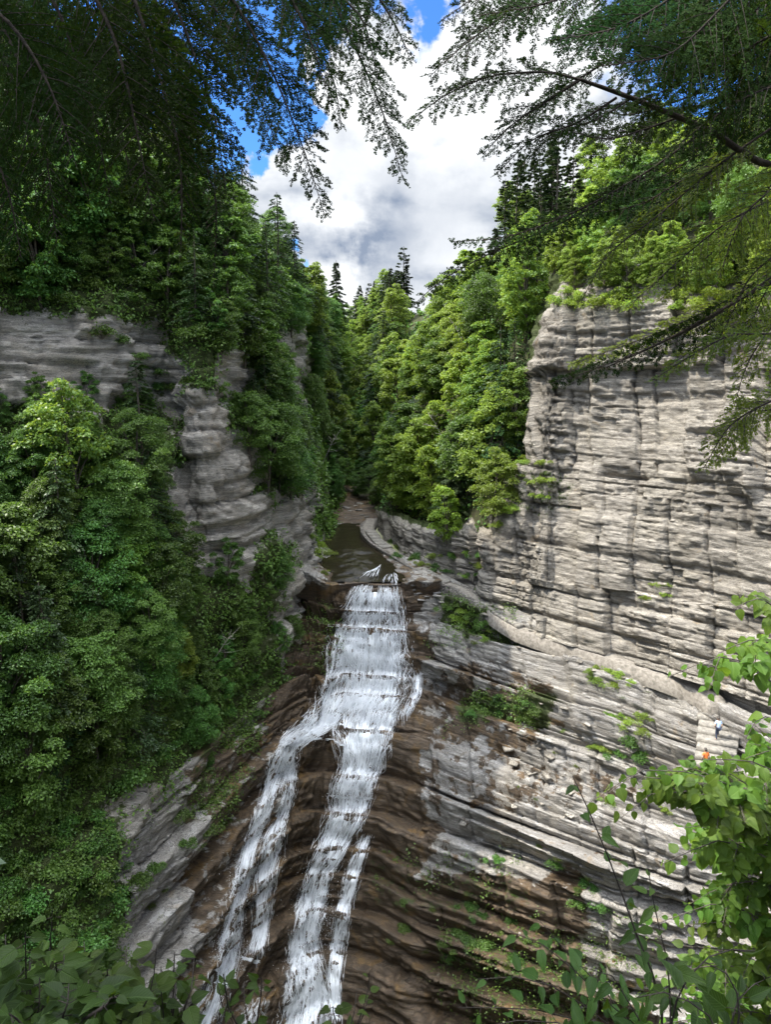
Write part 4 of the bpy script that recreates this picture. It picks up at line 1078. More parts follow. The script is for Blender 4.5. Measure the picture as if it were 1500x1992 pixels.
KIT['bush_sun'] = [bush(230 + i, 1.0, 1300, .15, M['leaf_yellow']) for i in range(3)]
KIT['tuft'] = [tuft(240 + i, 160, .55, M['grass']) for i in range(3)]
KIT['dead'] = [bare_tree(250 + i, 5.0, M['pale_bark'], nb=11) for i in range(3)]
NAME = {'big': ('broadleaf_tree', 'tree'), 'mid': ('broadleaf_tree', 'tree'), 'sun': ('broadleaf_tree', 'tree'), 'yel': ('broadleaf_tree', 'tree'), 'hem': ('hemlock_tree', 'tree'), 'pine': ('pine_tree', 'tree'), 'spruce': ('spruce_tree', 'tree'),
        'bush': ('shrub', 'shrub'), 'bush_sun': ('shrub', 'shrub'), 'tuft': ('grass_tuft', 'grass tuft'), 'dead': ('dead_tree', 'dead tree')}
rt = random.Random(77)
ROOTS = []
def plant(kind, p, scale, label, group=None, rz=None, tilt=(0, 0), squash=1.0):
    nm, cat = NAME[kind]
    var = rt.choice(KIT[kind])
    rz = rt.uniform(0, 6.28) if rz is None else rz
    if isinstance(var, tuple):
        o = empty(nm, tuple(p))
        for me in var: link(me.name.split('.')[0], me, o)
    else:
        o = link(nm, var); o.location = tuple(p)
    o.rotation_euler = (tilt[0], tilt[1], rz); o.scale = (scale * squash, scale * squash, scale)
    return tag(o, label, cat, group)

def inside(poly, x, y):
    c = False
    for (x0, y0), (x1, y1) in zip(poly, poly[1:] + poly[:1]):
        if (y0 > y) != (y1 > y) and x < (x1 - x0) * (y - y0) / (y1 - y0) + x0: c = not c
    return c
def scatter(poly, n, kinds, smin, smax, mind, label, group, patches=None, sink=.2, squash=1.0, lean=0.0):
    xs = [p[0] for p in poly]; ys = [p[1] for p in poly]; made = 0
    mine = []
    for _ in range(n * 40):
        if made >= n: break
        x, y = rt.uniform(min(xs), max(xs)), rt.uniform(min(ys), max(ys))
        if not inside(poly, x, y): continue
        h = cast(x, y)
        if h is None or (patches is not None and h[2] not in patches): continue
        p = h[0]
        if any((p[0] - q[0]) ** 2 + (p[1] - q[1]) ** 2 + (p[2] - q[2]) ** 2 < mind * mind for q in mine): continue
        mine.append(p); made += 1
        k = rt.choice(kinds)
        nn = h[1]
        plant(k, p - np.array([0, 0, sink]) , rt.uniform(smin, smax), label if isinstance(label, str) else label[k], group if isinstance(group, str) else group[k], squash=squash,
              tilt=(0, 0) if not lean else (-nn[1] * lean, nn[0] * lean))
    ROOTS.extend(mine)
    return made

# left slope below the shaded cliff band
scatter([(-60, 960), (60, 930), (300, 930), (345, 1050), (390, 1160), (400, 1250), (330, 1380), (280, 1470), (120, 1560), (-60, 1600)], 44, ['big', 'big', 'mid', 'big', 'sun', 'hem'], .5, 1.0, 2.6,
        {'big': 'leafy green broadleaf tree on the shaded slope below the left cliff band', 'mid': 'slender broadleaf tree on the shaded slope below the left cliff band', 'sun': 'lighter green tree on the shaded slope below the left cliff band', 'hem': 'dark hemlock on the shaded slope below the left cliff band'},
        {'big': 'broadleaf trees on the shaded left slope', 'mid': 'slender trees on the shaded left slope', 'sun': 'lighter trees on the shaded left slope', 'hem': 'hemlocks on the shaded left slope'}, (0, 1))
scatter([(330, 1130), (480, 1120), (590, 1110), (600, 1250), (520, 1330), (420, 1440), (300, 1500), (330, 1300)], 22, ['mid', 'mid', 'big'], .36, .62, 1.9,
        'small broadleaf tree in the shade left of the upper falls', 'small trees left of the upper falls', (0, 1))
# along the foot and lip of the left cliff band
scatter([(-60, 790), (330, 795), (330, 850), (-60, 850)], 9, ['mid'], .28, .42, 1.8, 'small broadleaf tree at the foot of the left cliff band', 'small trees at the foot of the left cliff band', (0,))
scatter([(-60, 560), (330, 560), (430, 700), (440, 640), (330, 500), (-60, 500)], 44, ['hem', 'mid', 'big'], .5, .85, 1.8,
        {'hem': 'dark hemlock on the brink above the left cliff band', 'mid': 'broadleaf tree on the brink above the left cliff band', 'big': 'broadleaf tree on the brink above the left cliff band'},
        {'hem': 'hemlocks above the left cliff band', 'mid': 'broadleaf trees above the left cliff band', 'big': 'broadleaf trees above the left cliff band'}, (0,))
scatter([(-100, 200), (0, 200), (200, 260), (330, 360), (440, 420), (440, 540), (200, 520), (-100, 480)], 46, ['hem', 'big', 'hem', 'sun', 'spruce'], .9, 1.25, 3.0,
        {'hem': 'tall dark hemlock on the left hilltop', 'big': 'broadleaf tree on the left hilltop', 'sun': 'lighter green broadleaf tree on the left hilltop', 'spruce': 'pointed spruce on the left hilltop'},
        {'hem': 'hemlocks on the left hilltop', 'big': 'broadleaf trees on the left hilltop', 'sun': 'light green trees on the left hilltop', 'spruce': 'spruces on the left hilltop'}, (0,))
# right side of the left wall, going upstream
scatter([(430, 480), (545, 500), (600, 600), (600, 680), (500, 740), (440, 700)], 22, ['hem', 'hem', 'big', 'mid'], .7, 1.05, 2.6,
        {'hem': 'hemlock on the ridge right of the buttress', 'big': 'broadleaf tree on the ridge right of the buttress', 'mid': 'broadleaf tree on the ridge right of the buttress'},
        {'hem': 'hemlocks on the left ridge', 'big': 'broadleaf trees on the left ridge', 'mid': 'broadleaf trees on the left ridge'}, (0,))
scatter([(450, 780), (560, 740), (600, 880), (610, 975), (560, 1010), (505, 960)], 20, ['mid', 'big', 'hem'], .55, .95, 2.2,
        {'hem': 'hemlock growing beside the buttress above the pool', 'big': 'dense broadleaf tree beside the buttress above the pool', 'mid': 'dense broadleaf tree beside the buttress above the pool'},
        {'hem': 'hemlocks beside the buttress', 'big': 'broadleaf trees beside the buttress', 'mid': 'broadleaf trees beside the buttress'}, (0,))
scatter([(590, 600), (650, 640), (680, 800), (690, 930), (640, 985), (610, 950), (600, 750)], 26, ['hem', 'mid', 'big'], .7, 1.1, 2.8,
        {'hem': 'dark hemlock on the shaded bank upstream of the pool', 'big': 'broadleaf tree on the shaded bank upstream of the pool', 'mid': 'broadleaf tree on the shaded bank upstream of the pool'},
        {'hem': 'hemlocks upstream of the pool', 'big': 'broadleaf trees upstream of the pool', 'mid': 'broadleaf trees upstream of the pool'}, (0, 3))
# right hill
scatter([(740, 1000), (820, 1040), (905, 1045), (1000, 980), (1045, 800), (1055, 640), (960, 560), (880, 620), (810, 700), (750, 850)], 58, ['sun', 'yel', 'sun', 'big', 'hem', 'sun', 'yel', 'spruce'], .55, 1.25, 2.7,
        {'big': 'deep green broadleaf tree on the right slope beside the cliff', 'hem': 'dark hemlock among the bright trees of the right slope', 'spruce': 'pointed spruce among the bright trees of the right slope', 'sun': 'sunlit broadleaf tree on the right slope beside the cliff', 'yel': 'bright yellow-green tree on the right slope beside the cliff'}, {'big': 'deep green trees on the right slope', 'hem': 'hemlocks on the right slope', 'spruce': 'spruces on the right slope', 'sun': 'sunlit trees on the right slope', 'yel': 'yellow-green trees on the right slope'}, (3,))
scatter([(950, 540), (1060, 620), (1110, 555), (1500, 560), (1700, 500), (1700, 250), (1400, 290), (1150, 420)], 54, ['sun', 'sun', 'yel', 'pine', 'hem', 'big'], .65, 1.25, 3.2,
        {'big': 'deep green broadleaf tree on the hill above the right cliff', 'sun': 'sunlit broadleaf tree on the hill above the right cliff', 'yel': 'yellow-green tree on the hill above the right cliff', 'pine': 'open-crowned pine on the hill above the right cliff', 'hem': 'hemlock on the hill above the right cliff'},
        {'big': 'deep green trees above the right cliff', 'sun': 'broadleaf trees above the right cliff', 'yel': 'yellow-green trees above the right cliff', 'pine': 'pines above the right cliff', 'hem': 'hemlocks above the right cliff'}, (3,))
scatter([(690, 655), (760, 650), (850, 580), (960, 505), (1080, 450), (1100, 400), (940, 470), (830, 580), (740, 630), (660, 650)], 30, ['pine', 'pine', 'spruce', 'sun'], .8, 1.15, 2.6,
        {'sun': 'broadleaf tree on the far right skyline', 'pine': 'tall pine on the skyline right of the gap', 'spruce': 'pointed spruce on the skyline of the gap'},
        {'sun': 'broadleaf trees on the skyline', 'pine': 'pines on the skyline', 'spruce': 'spruces on the skyline'}, (3,))
scatter([(600, 625), (780, 600), (790, 680), (740, 900), (700, 950), (660, 930), (600, 700)], 60, ['sun', 'sun', 'hem', 'mid', 'sun'], .9, 1.4, 3.2,
        {'sun': 'distant sunlit tree at the head of the gorge', 'hem': 'distant hemlock at the head of the gorge', 'mid': 'distant broadleaf tree at the head of the gorge'},
        {'sun': 'distant sunlit trees', 'hem': 'distant hemlocks', 'mid': 'distant broadleaf trees'}, (3, 0))

scatter([(-80, 470), (330, 470), (440, 560), (430, 700), (330, 610), (-80, 600)], 46, ['bush', 'bush', 'mid'], .9, 1.5, 1.5, {'bush': 'shrub in the thicket on the brink of the left cliff band', 'mid': 'sapling in the thicket on the brink of the left cliff band'}, {'bush': 'shrubs on the left brink', 'mid': 'saplings on the left brink'}, (0,))
scatter([(1070, 520), (1500, 535), (1560, 575), (1090, 568)], 26, ['sun', 'yel'], .4, .65, 1.8, {'sun': 'small sunlit tree on the rim of the right cliff', 'yel': 'small yellow-green tree on the rim of the right cliff'}, {'sun': 'small trees on the rim', 'yel': 'small yellow-green trees on the rim'}, (2, 3))
scatter([(640, 940), (690, 905), (745, 940), (745, 985), (715, 985), (680, 960), (650, 985)], 14, ['mid', 'hem', 'big'], .45, .8, 2.2, {'hem': 'hemlock closing the view up the creek', 'mid': 'leafy tree closing the view up the creek', 'big': 'leafy tree closing the view up the creek'}, {'hem': 'hemlocks at the creek bend', 'mid': 'broadleaf trees at the creek bend', 'big': 'broadleaf trees at the creek bend'}, None)
# single trees the eye picks out
def solo(kind, px, py, s, label, rz=None, tilt=(0, 0), sink=.2):
    h = cast(px, py)
    if h is None: return None
    return plant(kind, h[0] - np.array([0, 0, sink]), s, label, None, rz, tilt)
solo('yel', 845, 1010, 1.15, 'brightest yellow-green tree in the middle of the right slope')
solo('yel', 800, 1000, 1.2, 'tall bright tree standing nearest the pool path on the right slope')
solo('yel', 870, 1050, .75, 'small bright tree leaning over the path beside the cliff corner')
solo('sun', 960, 1010, .8, 'sunlit young tree at the left edge of the cliff')
solo('big', 520, 960, 1.05, 'tallest dark broadleaf tree right of the buttress')
solo('spruce', 655, 640, 1.5, 'lone pointed spruce standing in the gap of the skyline')
solo('spruce', 828, 600, 1.3, 'tall pointed spruce rising above the right skyline')
solo('pine', 785, 620, 1.25, 'open pine standing left of the tall skyline spruce')
solo('spruce', 700, 640, 1.2, 'small pointed spruce low in the skyline gap')
scatter([(735, 1040), (800, 1072), (860, 1106), (840, 1118), (770, 1085), (740, 1062)], 12, ['bush', 'bush_sun', 'tuft'], .45, .75, .8, {'bush': 'dark shrub between the path and the low rock face', 'bush_sun': 'light shrub between the path and the low rock face', 'tuft': 'grass clump between the path and the low rock face'}, {'bush': 'dark shrubs along the path', 'bush_sun': 'light shrubs along the path', 'tuft': 'grass clumps along the path'}, (1, 2, 3, 4))
scatter([(590, 1040), (640, 1060), (670, 1110), (650, 1140), (600, 1120)], 7, ['tuft', 'bush_sun'], .4, .7, .8, {'bush_sun': 'bright shrub on the rocks left of the lip', 'tuft': 'grass clump on the rocks left of the lip'}, {'bush_sun': 'bright shrubs left of the lip', 'tuft': 'grass left of the lip'}, (0, 1, 4))
solo('dead', 455, 690, .9, 'pale dead tree with bare forked limbs above the buttress')
solo('dead', 405, 1290, .85, 'pale bare leaning tree with one long limb left of the falls', 0.2, (0, .5))
solo('dead', 232, 845, .55, 'broken white snag on the left slope')
solo('dead', 590, 830, 1.1, 'thin bare dead tree in front of the dark trees upstream')
solo('dead', 250, 545, .9, 'grey leafless tree on top of the left cliff band', 1.0, (.2, .5))
solo('dead', 300, 560, .8, 'grey leafless tree tilting over the left cliff band', 2.0, (.2, .6))
for q_, (x_, y_, s_, w_) in enumerate([(520, 700, 1.0, 'grey bare tree leaning out from the shaded ridge above the pool'), (625, 900, 1.2, 'long bare grey trunk fallen against the dark upstream bank'), (700, 800, 1.3, 'bare pale trunk between the dark trees in the gorge bend'), (880, 870, 1.3, 'thin bare trunk showing between the bright trees of the right slope'), (985, 860, 1.2, 'slim bare tree at the left edge of the right cliff'), (1010, 560, 1.4, 'bare pine trunk standing on the hill left of the cliff top'), (930, 700, 1.4, 'grey dead trunk high among the trees of the right slope'), (150, 1080, .9, 'grey dead limb showing through the leaves of the left slope'), (60, 1290, .9, 'twisted dead trunk low on the left slope'), (330, 1190, .8, 'bare brushy dead tree between the buttress and the falls')]):
    solo('dead', x_, y_, s_, w_, None, (rt.uniform(-.3, .3), rt.uniform(-.1, .5)))
solo('dead', 270, 980, .7, 'pale dead branch tree among the leaves of the left slope')

# shrubs and tufts on ledges
scatter([(170, 1330), (500, 1300), (510, 1400), (380, 1470), (200, 1560)], 16, ['bush'], .8, 1.4, 1.3, 'low shrub on the mossy bank left of the falls', 'shrubs on the left bank', (0, 1))
scatter([(-20, 1560), (190, 1560), (230, 1700), (200, 1880), (-20, 1800)], 44, ['bush'], .6, 1.2, 1.1,
        {'bush': 'green shrub on the steep lower left slope', 'mid': 'small tree on the steep lower left slope'}, {'bush': 'shrubs on the lower left slope', 'mid': 'trees on the lower left slope'}, (0, 1))
for k_ in (): pass
scatter([(390, 1450), (460, 1480), (450, 1600), (330, 1740), (310, 1860), (260, 1640), (370, 1560)], 14, ['bush', 'tuft'], .45, .8, 1.0, {'bush': 'small shrub clinging to the bare rock left of the falls', 'tuft': 'grass clump on the bare rock left of the falls'},
        {'bush': 'shrubs on the left rock', 'tuft': 'grass clumps on the left rock'}, (1,))
scatter([(330, 745), (430, 745), (430, 760), (330, 760)], 5, ['bush'], .6, .9, .8, 'shrub crowning the top of the buttress', 'shrubs on the buttress', (0,))
scatter([(170, 640), (230, 640), (300, 720), (320, 790), (250, 700)], 6, ['bush'], .7, 1.1, 1.0, 'shrub hanging on the face of the left cliff band', 'shrubs on the left cliff band', (0,))
scatter([(600, 1035), (650, 1060), (655, 1100), (600, 1080)], 6, ['bush_sun'], .7, 1.0, .9, 'bright shrub on the bank left of the pool', 'shrubs by the pool', None)
scatter([(850, 1165), (960, 1190), (1000, 1225), (930, 1250), (850, 1225)], 16, ['bush', 'tuft', 'bush_sun'], .5, .85, .7, {'bush': 'dark green shrub below the footbridge', 'tuft': 'grass clump below the footbridge', 'bush_sun': 'light green shrub below the footbridge'},
        {'bush': 'dark shrubs below the footbridge', 'tuft': 'grass below the footbridge', 'bush_sun': 'light shrubs below the footbridge'}, (1,))
scatter([(880, 1350), (1000, 1345), (1050, 1360), (1045, 1400), (900, 1400)], 26, ['bush', 'tuft', 'tuft'], .45, .75, .55, {'bush': 'shrub on the green ledge right of the falls', 'tuft': 'grass clump on the green ledge right of the falls'},
        {'bush': 'shrubs on the green ledge', 'tuft': 'grass on the green ledge'}, (1,))
scatter([(1130, 1290), (1240, 1310), (1230, 1340), (1130, 1320)], 7, ['bush_sun'], .45, .75, .9, 'bright shrub on the ledge just below the path', 'shrubs below the path', (1,))
scatter([(1170, 1380), (1290, 1370), (1260, 1480), (1170, 1480)], 9, ['bush_sun', 'bush'], .5, .8, .9, {'bush_sun': 'bright creeper shrub on the recess below the path', 'bush': 'dark creeper shrub on the recess below the path'}, {'bush_sun': 'bright shrubs in the recess', 'bush': 'dark shrubs in the recess'}, (1,))
scatter([(960, 1220), (1330, 1330), (1300, 1600), (1000, 1600), (900, 1450)], 16, ['tuft', 'tuft', 'bush_sun'], .35, .6, 1.6, {'tuft': 'small grass clump on the sunlit rock ledges', 'bush_sun': 'tiny bright shrub on the sunlit rock ledges'}, {'tuft': 'grass on the sunlit ledges', 'bush_sun': 'tiny shrubs on the sunlit ledges'}, (1,))
scatter([(720, 1650), (1050, 1640), (1230, 1750), (1200, 1900), (800, 1900), (730, 1780)], 48, ['tuft', 'tuft', 'bush'], .4, .75, .8, {'tuft': 'hanging grass clump on the dark wet ledges', 'bush': 'small shrub on the dark wet ledges'}, {'tuft': 'grass on the dark ledges', 'bush': 'shrubs on the dark ledges'}, (1,))
scatter([(1000, 880), (1090, 900), (1080, 960), (1000, 1010), (940, 1050)], 16, ['bush_sun', 'tuft'], .5, .9, .9, {'bush_sun': 'bright shrub on the left shoulder of the right cliff', 'tuft': 'grass clump on the left shoulder of the right cliff'}, {'bush_sun': 'shrubs on the cliff shoulder', 'tuft': 'grass on the cliff shoulder'}, (2,))
scatter([(1080, 560), (1500, 570), (1500, 610), (1080, 600)], 18, ['bush_sun'], .8, 1.3, 1.2, 'bright shrub on the rim of the right cliff', 'shrubs on the rim', (2, 3))
scatter([(1250, 1120), (1310, 1130), (1285, 1230), (1260, 1230)], 4, ['bush_sun'], .35, .5, .5, 'little green plant hanging on the right cliff face', 'plants on the right cliff face', (2,))
scatter([(800, 1090), (930, 1060), (935, 1130), (880, 1120)], 8, ['bush', 'bush_sun'], .5, .8, .9, {'bush_sun': 'light shrub on the low rock face behind the path', 'bush': 'dark shrub on the low rock face behind the path'}, {'bush_sun': 'light shrubs behind the path', 'bush': 'dark shrubs behind the path'}, (2,))

# ground cover on the wooded slopes
def ground_cover(name, G, Nm, w, n, leaf, mat, label, seed, lift=.5):
    rng = np.random.default_rng(seed)
    nv, nu = G.shape[:2]
    e = G.reshape(-1, 3)
    area = np.linalg.norm(np.cross(np.gradient(G, axis=1), np.gradient(G, axis=0)), axis=2)
    pr = (w * area / np.maximum(np.linalg.norm(G, axis=2), 20) ** 1.2).ravel(); pr = pr / pr.sum()
    k = rng.choice(nv * nu, n // 9, p=pr)
    c = np.repeat(e[k], 9, 0); nn = np.repeat(Nm.reshape(-1, 3)[k], 9, 0)
    m = len(c)
    rad = np.repeat(rng.uniform(.15, .55, len(k)), 9)
    p = c + rng.normal(0, 1, (m, 3)) * rad[:, None] * .7 + nn * (rng.random(m) * lift * (.4 + rad))[:, None]
    d = nn * .3 + rng.normal(0, .6, (m, 3)); d[:, 2] -= .3
    nl = nn * .6 + np.array([0, 0, .8]) + rng.normal(0, .4, (m, 3))
    dist = np.linalg.norm(p, axis=1)
    L = leaf * rng.uniform(.6, 1.3, m) * np.clip(dist / 50, .7, 3)
    V, Q = rhombs(p, d, nl, L, L * .32)
    o = link(name, make_mesh(name, V, Q, mat)); tag(o, label, 'undergrowth', None, 'stuff'); return o
wA = np.clip(1 - bareA * 1.3, 0, 1) * (pyA < 1990) * (pxA > -200)
ground_cover('undergrowth', GA2, NA2, wA, 260000, .21, M['leaf_shade'], 'low green undergrowth covering the shaded left slope', 1)
ground_cover('undergrowth', GD2, NDn, np.ones(GD.shape[:2]), 60000, .24, M['leaf_shade'], 'low bright undergrowth between the trees of the right hill', 2)
NB2 = grid_normals(GB2, 1.0); NB2 *= np.sign((NB2 * NB).sum(-1, keepdims=True))
upB = sstep(NB2[..., 2], .25, .7)
wB = np.maximum.reduce([box(pxB, pyB, 890, 1050, 1345, 1425, 15) * 2, box(pxB, pyB, 860, 990, 1150, 1240, 15) * 1.6, box(pxB, pyB, 380, 510, 1310, 1440, 20) * 3, box(pxB, pyB, 140, 330, 1340, 1560, 30) * 2.0, box(pxB, pyB, 400, 460, 1490, 1600, 12) * 2,
                        box(pxB, pyB, 720, 1000, 1660, 1740, 20) * .4, box(pxB, pyB, 860, 1250, 1800, 2000, 40) * .5, box(pxB, pyB, 560, 640, 1180, 1290, 10) * 1.0, box(pxB, pyB, 195, 260, 1600, 1900, 15) * 2]) * (.25 + .75 * upB)
ground_cover('moss_undergrowth', GB2, NB2, wB + 1e-6, 42000, .13, M['leaf_shade'], 'moss, ferns and small plants growing on the wet rock ledges', 3, .35)

# loose shale slabs lying on the ledges, the path edge and the creek bank
rsl = random.Random(31)
def slab(px, py, size, mat, label, group):
    h = cast(px, py)
    if h is None: return
    a = rsl.uniform(0, 6.28); ax = np.array([math.cos(a), math.sin(a), rsl.uniform(-.12, .12)]); ay = np.array([-math.sin(a), math.cos(a), rsl.uniform(-.2, .1)])
    V, Q = bevel_box(np.zeros(3), ax, ay, size * rsl.uniform(.8, 1.6), size * rsl.uniform(.6, 1.0), size * rsl.uniform(.14, .26), size * .10, rsl)
    o = link('loose_rock', make_mesh('loose_rock', V, Q, M[mat])); o.location = tuple(h[0] + np.array([0, 0, size * .08])); tag(o, label, 'rock', group)
for poly, n_, s0, s1, mt, lb, gp in [
    ([(1000, 1235), (1330, 1330), (1330, 1360), (1000, 1262)], 26, .22, .6, 'rock_sun', 'loose shale slab lying along the edge of the sunlit path', 'loose slabs along the path'),
    ([(900, 1300), (1300, 1380), (1250, 1640), (900, 1620)], 30, .25, .9, 'rock_sun', 'loose pale slab resting on the stepped ledges right of the falls', 'loose slabs on the right ledges'),
    ([(600, 1050), (680, 1060), (680, 1130), (620, 1130)], 14, .3, .8, 'rock_fall', 'flat slab on the creek bank left of the lip', 'slabs left of the lip'),
    ([(780, 1115), (860, 1150), (860, 1185), (800, 1170)], 10, .4, 1.1, 'rock_fall', 'flat slab on the shelf between the lip and the footbridge', 'slabs right of the lip'),
    ([(640, 985), (715, 975), (720, 1010), (640, 1020)], 10, .4, 1.0, 'rock_fall', 'slab in the shaded creek bed upstream of the pool', 'slabs upstream of the pool')]:
    k_ = 0
    for _ in range(n_ * 30):
        if k_ >= n_: break
        x, y = rsl.uniform(min(p[0] for p in poly), max(p[0] for p in poly)), rsl.uniform(min(p[1] for p in poly), max(p[1] for p in poly))
        if inside(poly, x, y): slab(x, y, rsl.uniform(s0, s1), mt, lb, gp); k_ += 1
# ------------------------------------------------------------------ overhanging hemlock boughs near the viewpoint
def bez(a, b, c, n):
    t = np.linspace(0, 1, n)[:, None]
    return (1 - t) ** 2 * a + 2 * t * (1 - t) * b + t * t * c

def bough(seed, pts, Lmax, facing, step=.030, twig=.018, need=.0150, nw=.0095, taper=.8, start=.05, r0=.010, fill=1.0, mat='near_needle'):
    """one flat hemlock spray: axis, alternate side branchlets with twigs, twigs lined with needles -> (wood mesh, needle mesh)"""
    rng = np.random.default_rng(seed)
    ax = np.asarray(pts, float); ln = np.concatenate([[0], np.cumsum(np.linalg.norm(np.diff(ax, axis=0), axis=1))]); tot = ln[-1]
    wood = MB(); wood.add(*tube(ax, np.linspace(r0, .0016, len(ax)), 5))
    TW0, TWD, TWL, TWN = [], [], [], []
    def at(s): return np.array([np.interp(s, ln, ax[:, i]) for i in range(3)])
    s = start * tot; side = 1
    while s < tot:
        f = s / tot
        p = at(s); t = nrm(at(min(tot, s + .03)) - at(max(0, s - .03)))
        fn = nrm(facing + rng.normal(0, .28, 3)); sd = nrm(np.cross(t, fn)) * side
        L = Lmax * min(1.0, (1 - f) * 1.5 + .10) * min(1.0, .35 + f * 2.5) * rng.uniform(.55, 1.12)
        if rng.random() < fill:
            ang = R(rng.uniform(38, 62))
            d = t * math.cos(ang) + sd * math.sin(ang)
            m = 5; q = np.linspace(0, 1, m)[:, None]
            bp = p + d * L * q + np.array([0, 0, -1.0]) * (q ** 2) * L * rng.uniform(.12, .42)
            wood.add(*tube(bp, np.linspace(.0026, .0009, m), 4))
            nt = max(2, int(L / twig))
            for k in range(nt):
                g = (k + .5) / nt
                b0 = np.array([np.interp(g, q[:, 0], bp[:, i]) for i in range(3)])
                bt = nrm(bp[min(m - 1, int(g * 4) + 1)] - bp[int(g * 4)])
                sn = nrm(np.cross(bt, fn)) * (1 if k % 2 else -1)
                a2 = R(rng.uniform(35, 58)); l2 = (.020 + .30 * L * (1 - g)) * rng.uniform(.5, 1.05); l2 = min(l2, .10)
                dd = nrm(bt * math.cos(a2) + sn * math.sin(a2) + np.array([0, 0, -.18]) + rng.normal(0, .10, 3))
                TW0.append(b0); TWD.append(dd); TWL.append(l2); TWN.append(nrm(fn + rng.normal(0, .25, 3)))
            TW0.append(bp[-2]); TWD.append(nrm(bp[-1] - bp[-2])); TWL.append(.035 + .1 * L); TWN.append(fn)
        s += step * rng.uniform(.6, 1.4) * .5; side = -side
    TW0, TWD, TWL, TWN = np.array(TW0), np.array(TWD), np.array(TWL), np.array(TWN)
    per = .0078
    cnt = np.maximum(3, (TWL / per).astype(int))
    idx = np.repeat(np.arange(len(cnt)), cnt)
    loc = (np.arange(len(idx)) - np.repeat(np.cumsum(cnt) - cnt, cnt) + .5) / cnt[idx]
    base = TW0[idx] + TWD[idx] * (TWL[idx] * loc)[:, None]
    C, D, Nn, Ls = [], [], [], []
    for sgn in (1, -1):
        sd = nrm(np.cross(TWD[idx], TWN[idx])) * sgn
        a = rng.uniform(.75, 1.25, len(idx))[:, None]
        C.append(base + rng.normal(0, .0008, base.shape)); D.append(TWD[idx] * np.cos(a) + sd * np.sin(a) + rng.normal(0, .12, base.shape)); Nn.append(TWN[idx] + rng.normal(0, .3, base.shape)); Ls.append(need * rng.uniform(.7, 1.15, len(idx)) * (1.05 - .45 * loc))
    C, D, Nn, Ls = map(np.concatenate, (C, D, Nn, Ls))
    V, Q = rhombs(C, D, Nn, Ls, np.full(len(C), nw) * .5, fold=.1)
    return wood.mesh('branch', M['dark_bark'], True), make_mesh('needles', V, Q, M[mat])

def hemlock_root(base, top, rb, label):
    o = empty('hemlock_tree', tuple(base)); tag(o, label, 'tree')
    q = np.linspace(0, 1, 12)
    pts = (np.array(top) - np.array(base)) * q[:, None] + np.stack([.08 * np.sin(q * 7), .08 * np.cos(q * 6), 0 * q], 1)
    link('trunk', make_mesh('trunk', *tube(pts, np.linspace(rb, rb * .35, 12), 12), M['bark'], None, True), o)
    return o
def add_bough(root, org, *a, **k):
    w, nmesh = bough(*a, **k)
    w.transform(Matrix.Translation(-Vector(org))); nmesh.transform(Matrix.Translation(-Vector(org)))
    b = link('branch', w, root); link('needles', nmesh, b)
def limb(root, org, pts, r0, r1):
    p = np.array(pts); q = np.linspace(0, 1, len(p)); P2 = pchip(q, p, np.linspace(0, 1, 16)) - np.array(org)
    link('branch', make_mesh('branch', *tube(P2, np.linspace(r0, r1, 16), 7), M['dark_bark'], None, True), root)

def px_curve(pl, n=14):
    p = np.array([P(*q) for q in pl]); s = np.concatenate([[0], np.cumsum(np.linalg.norm(np.diff(p, axis=0), axis=1))])
    return pchip(s / s[-1], p, np.linspace(0, 1, n))

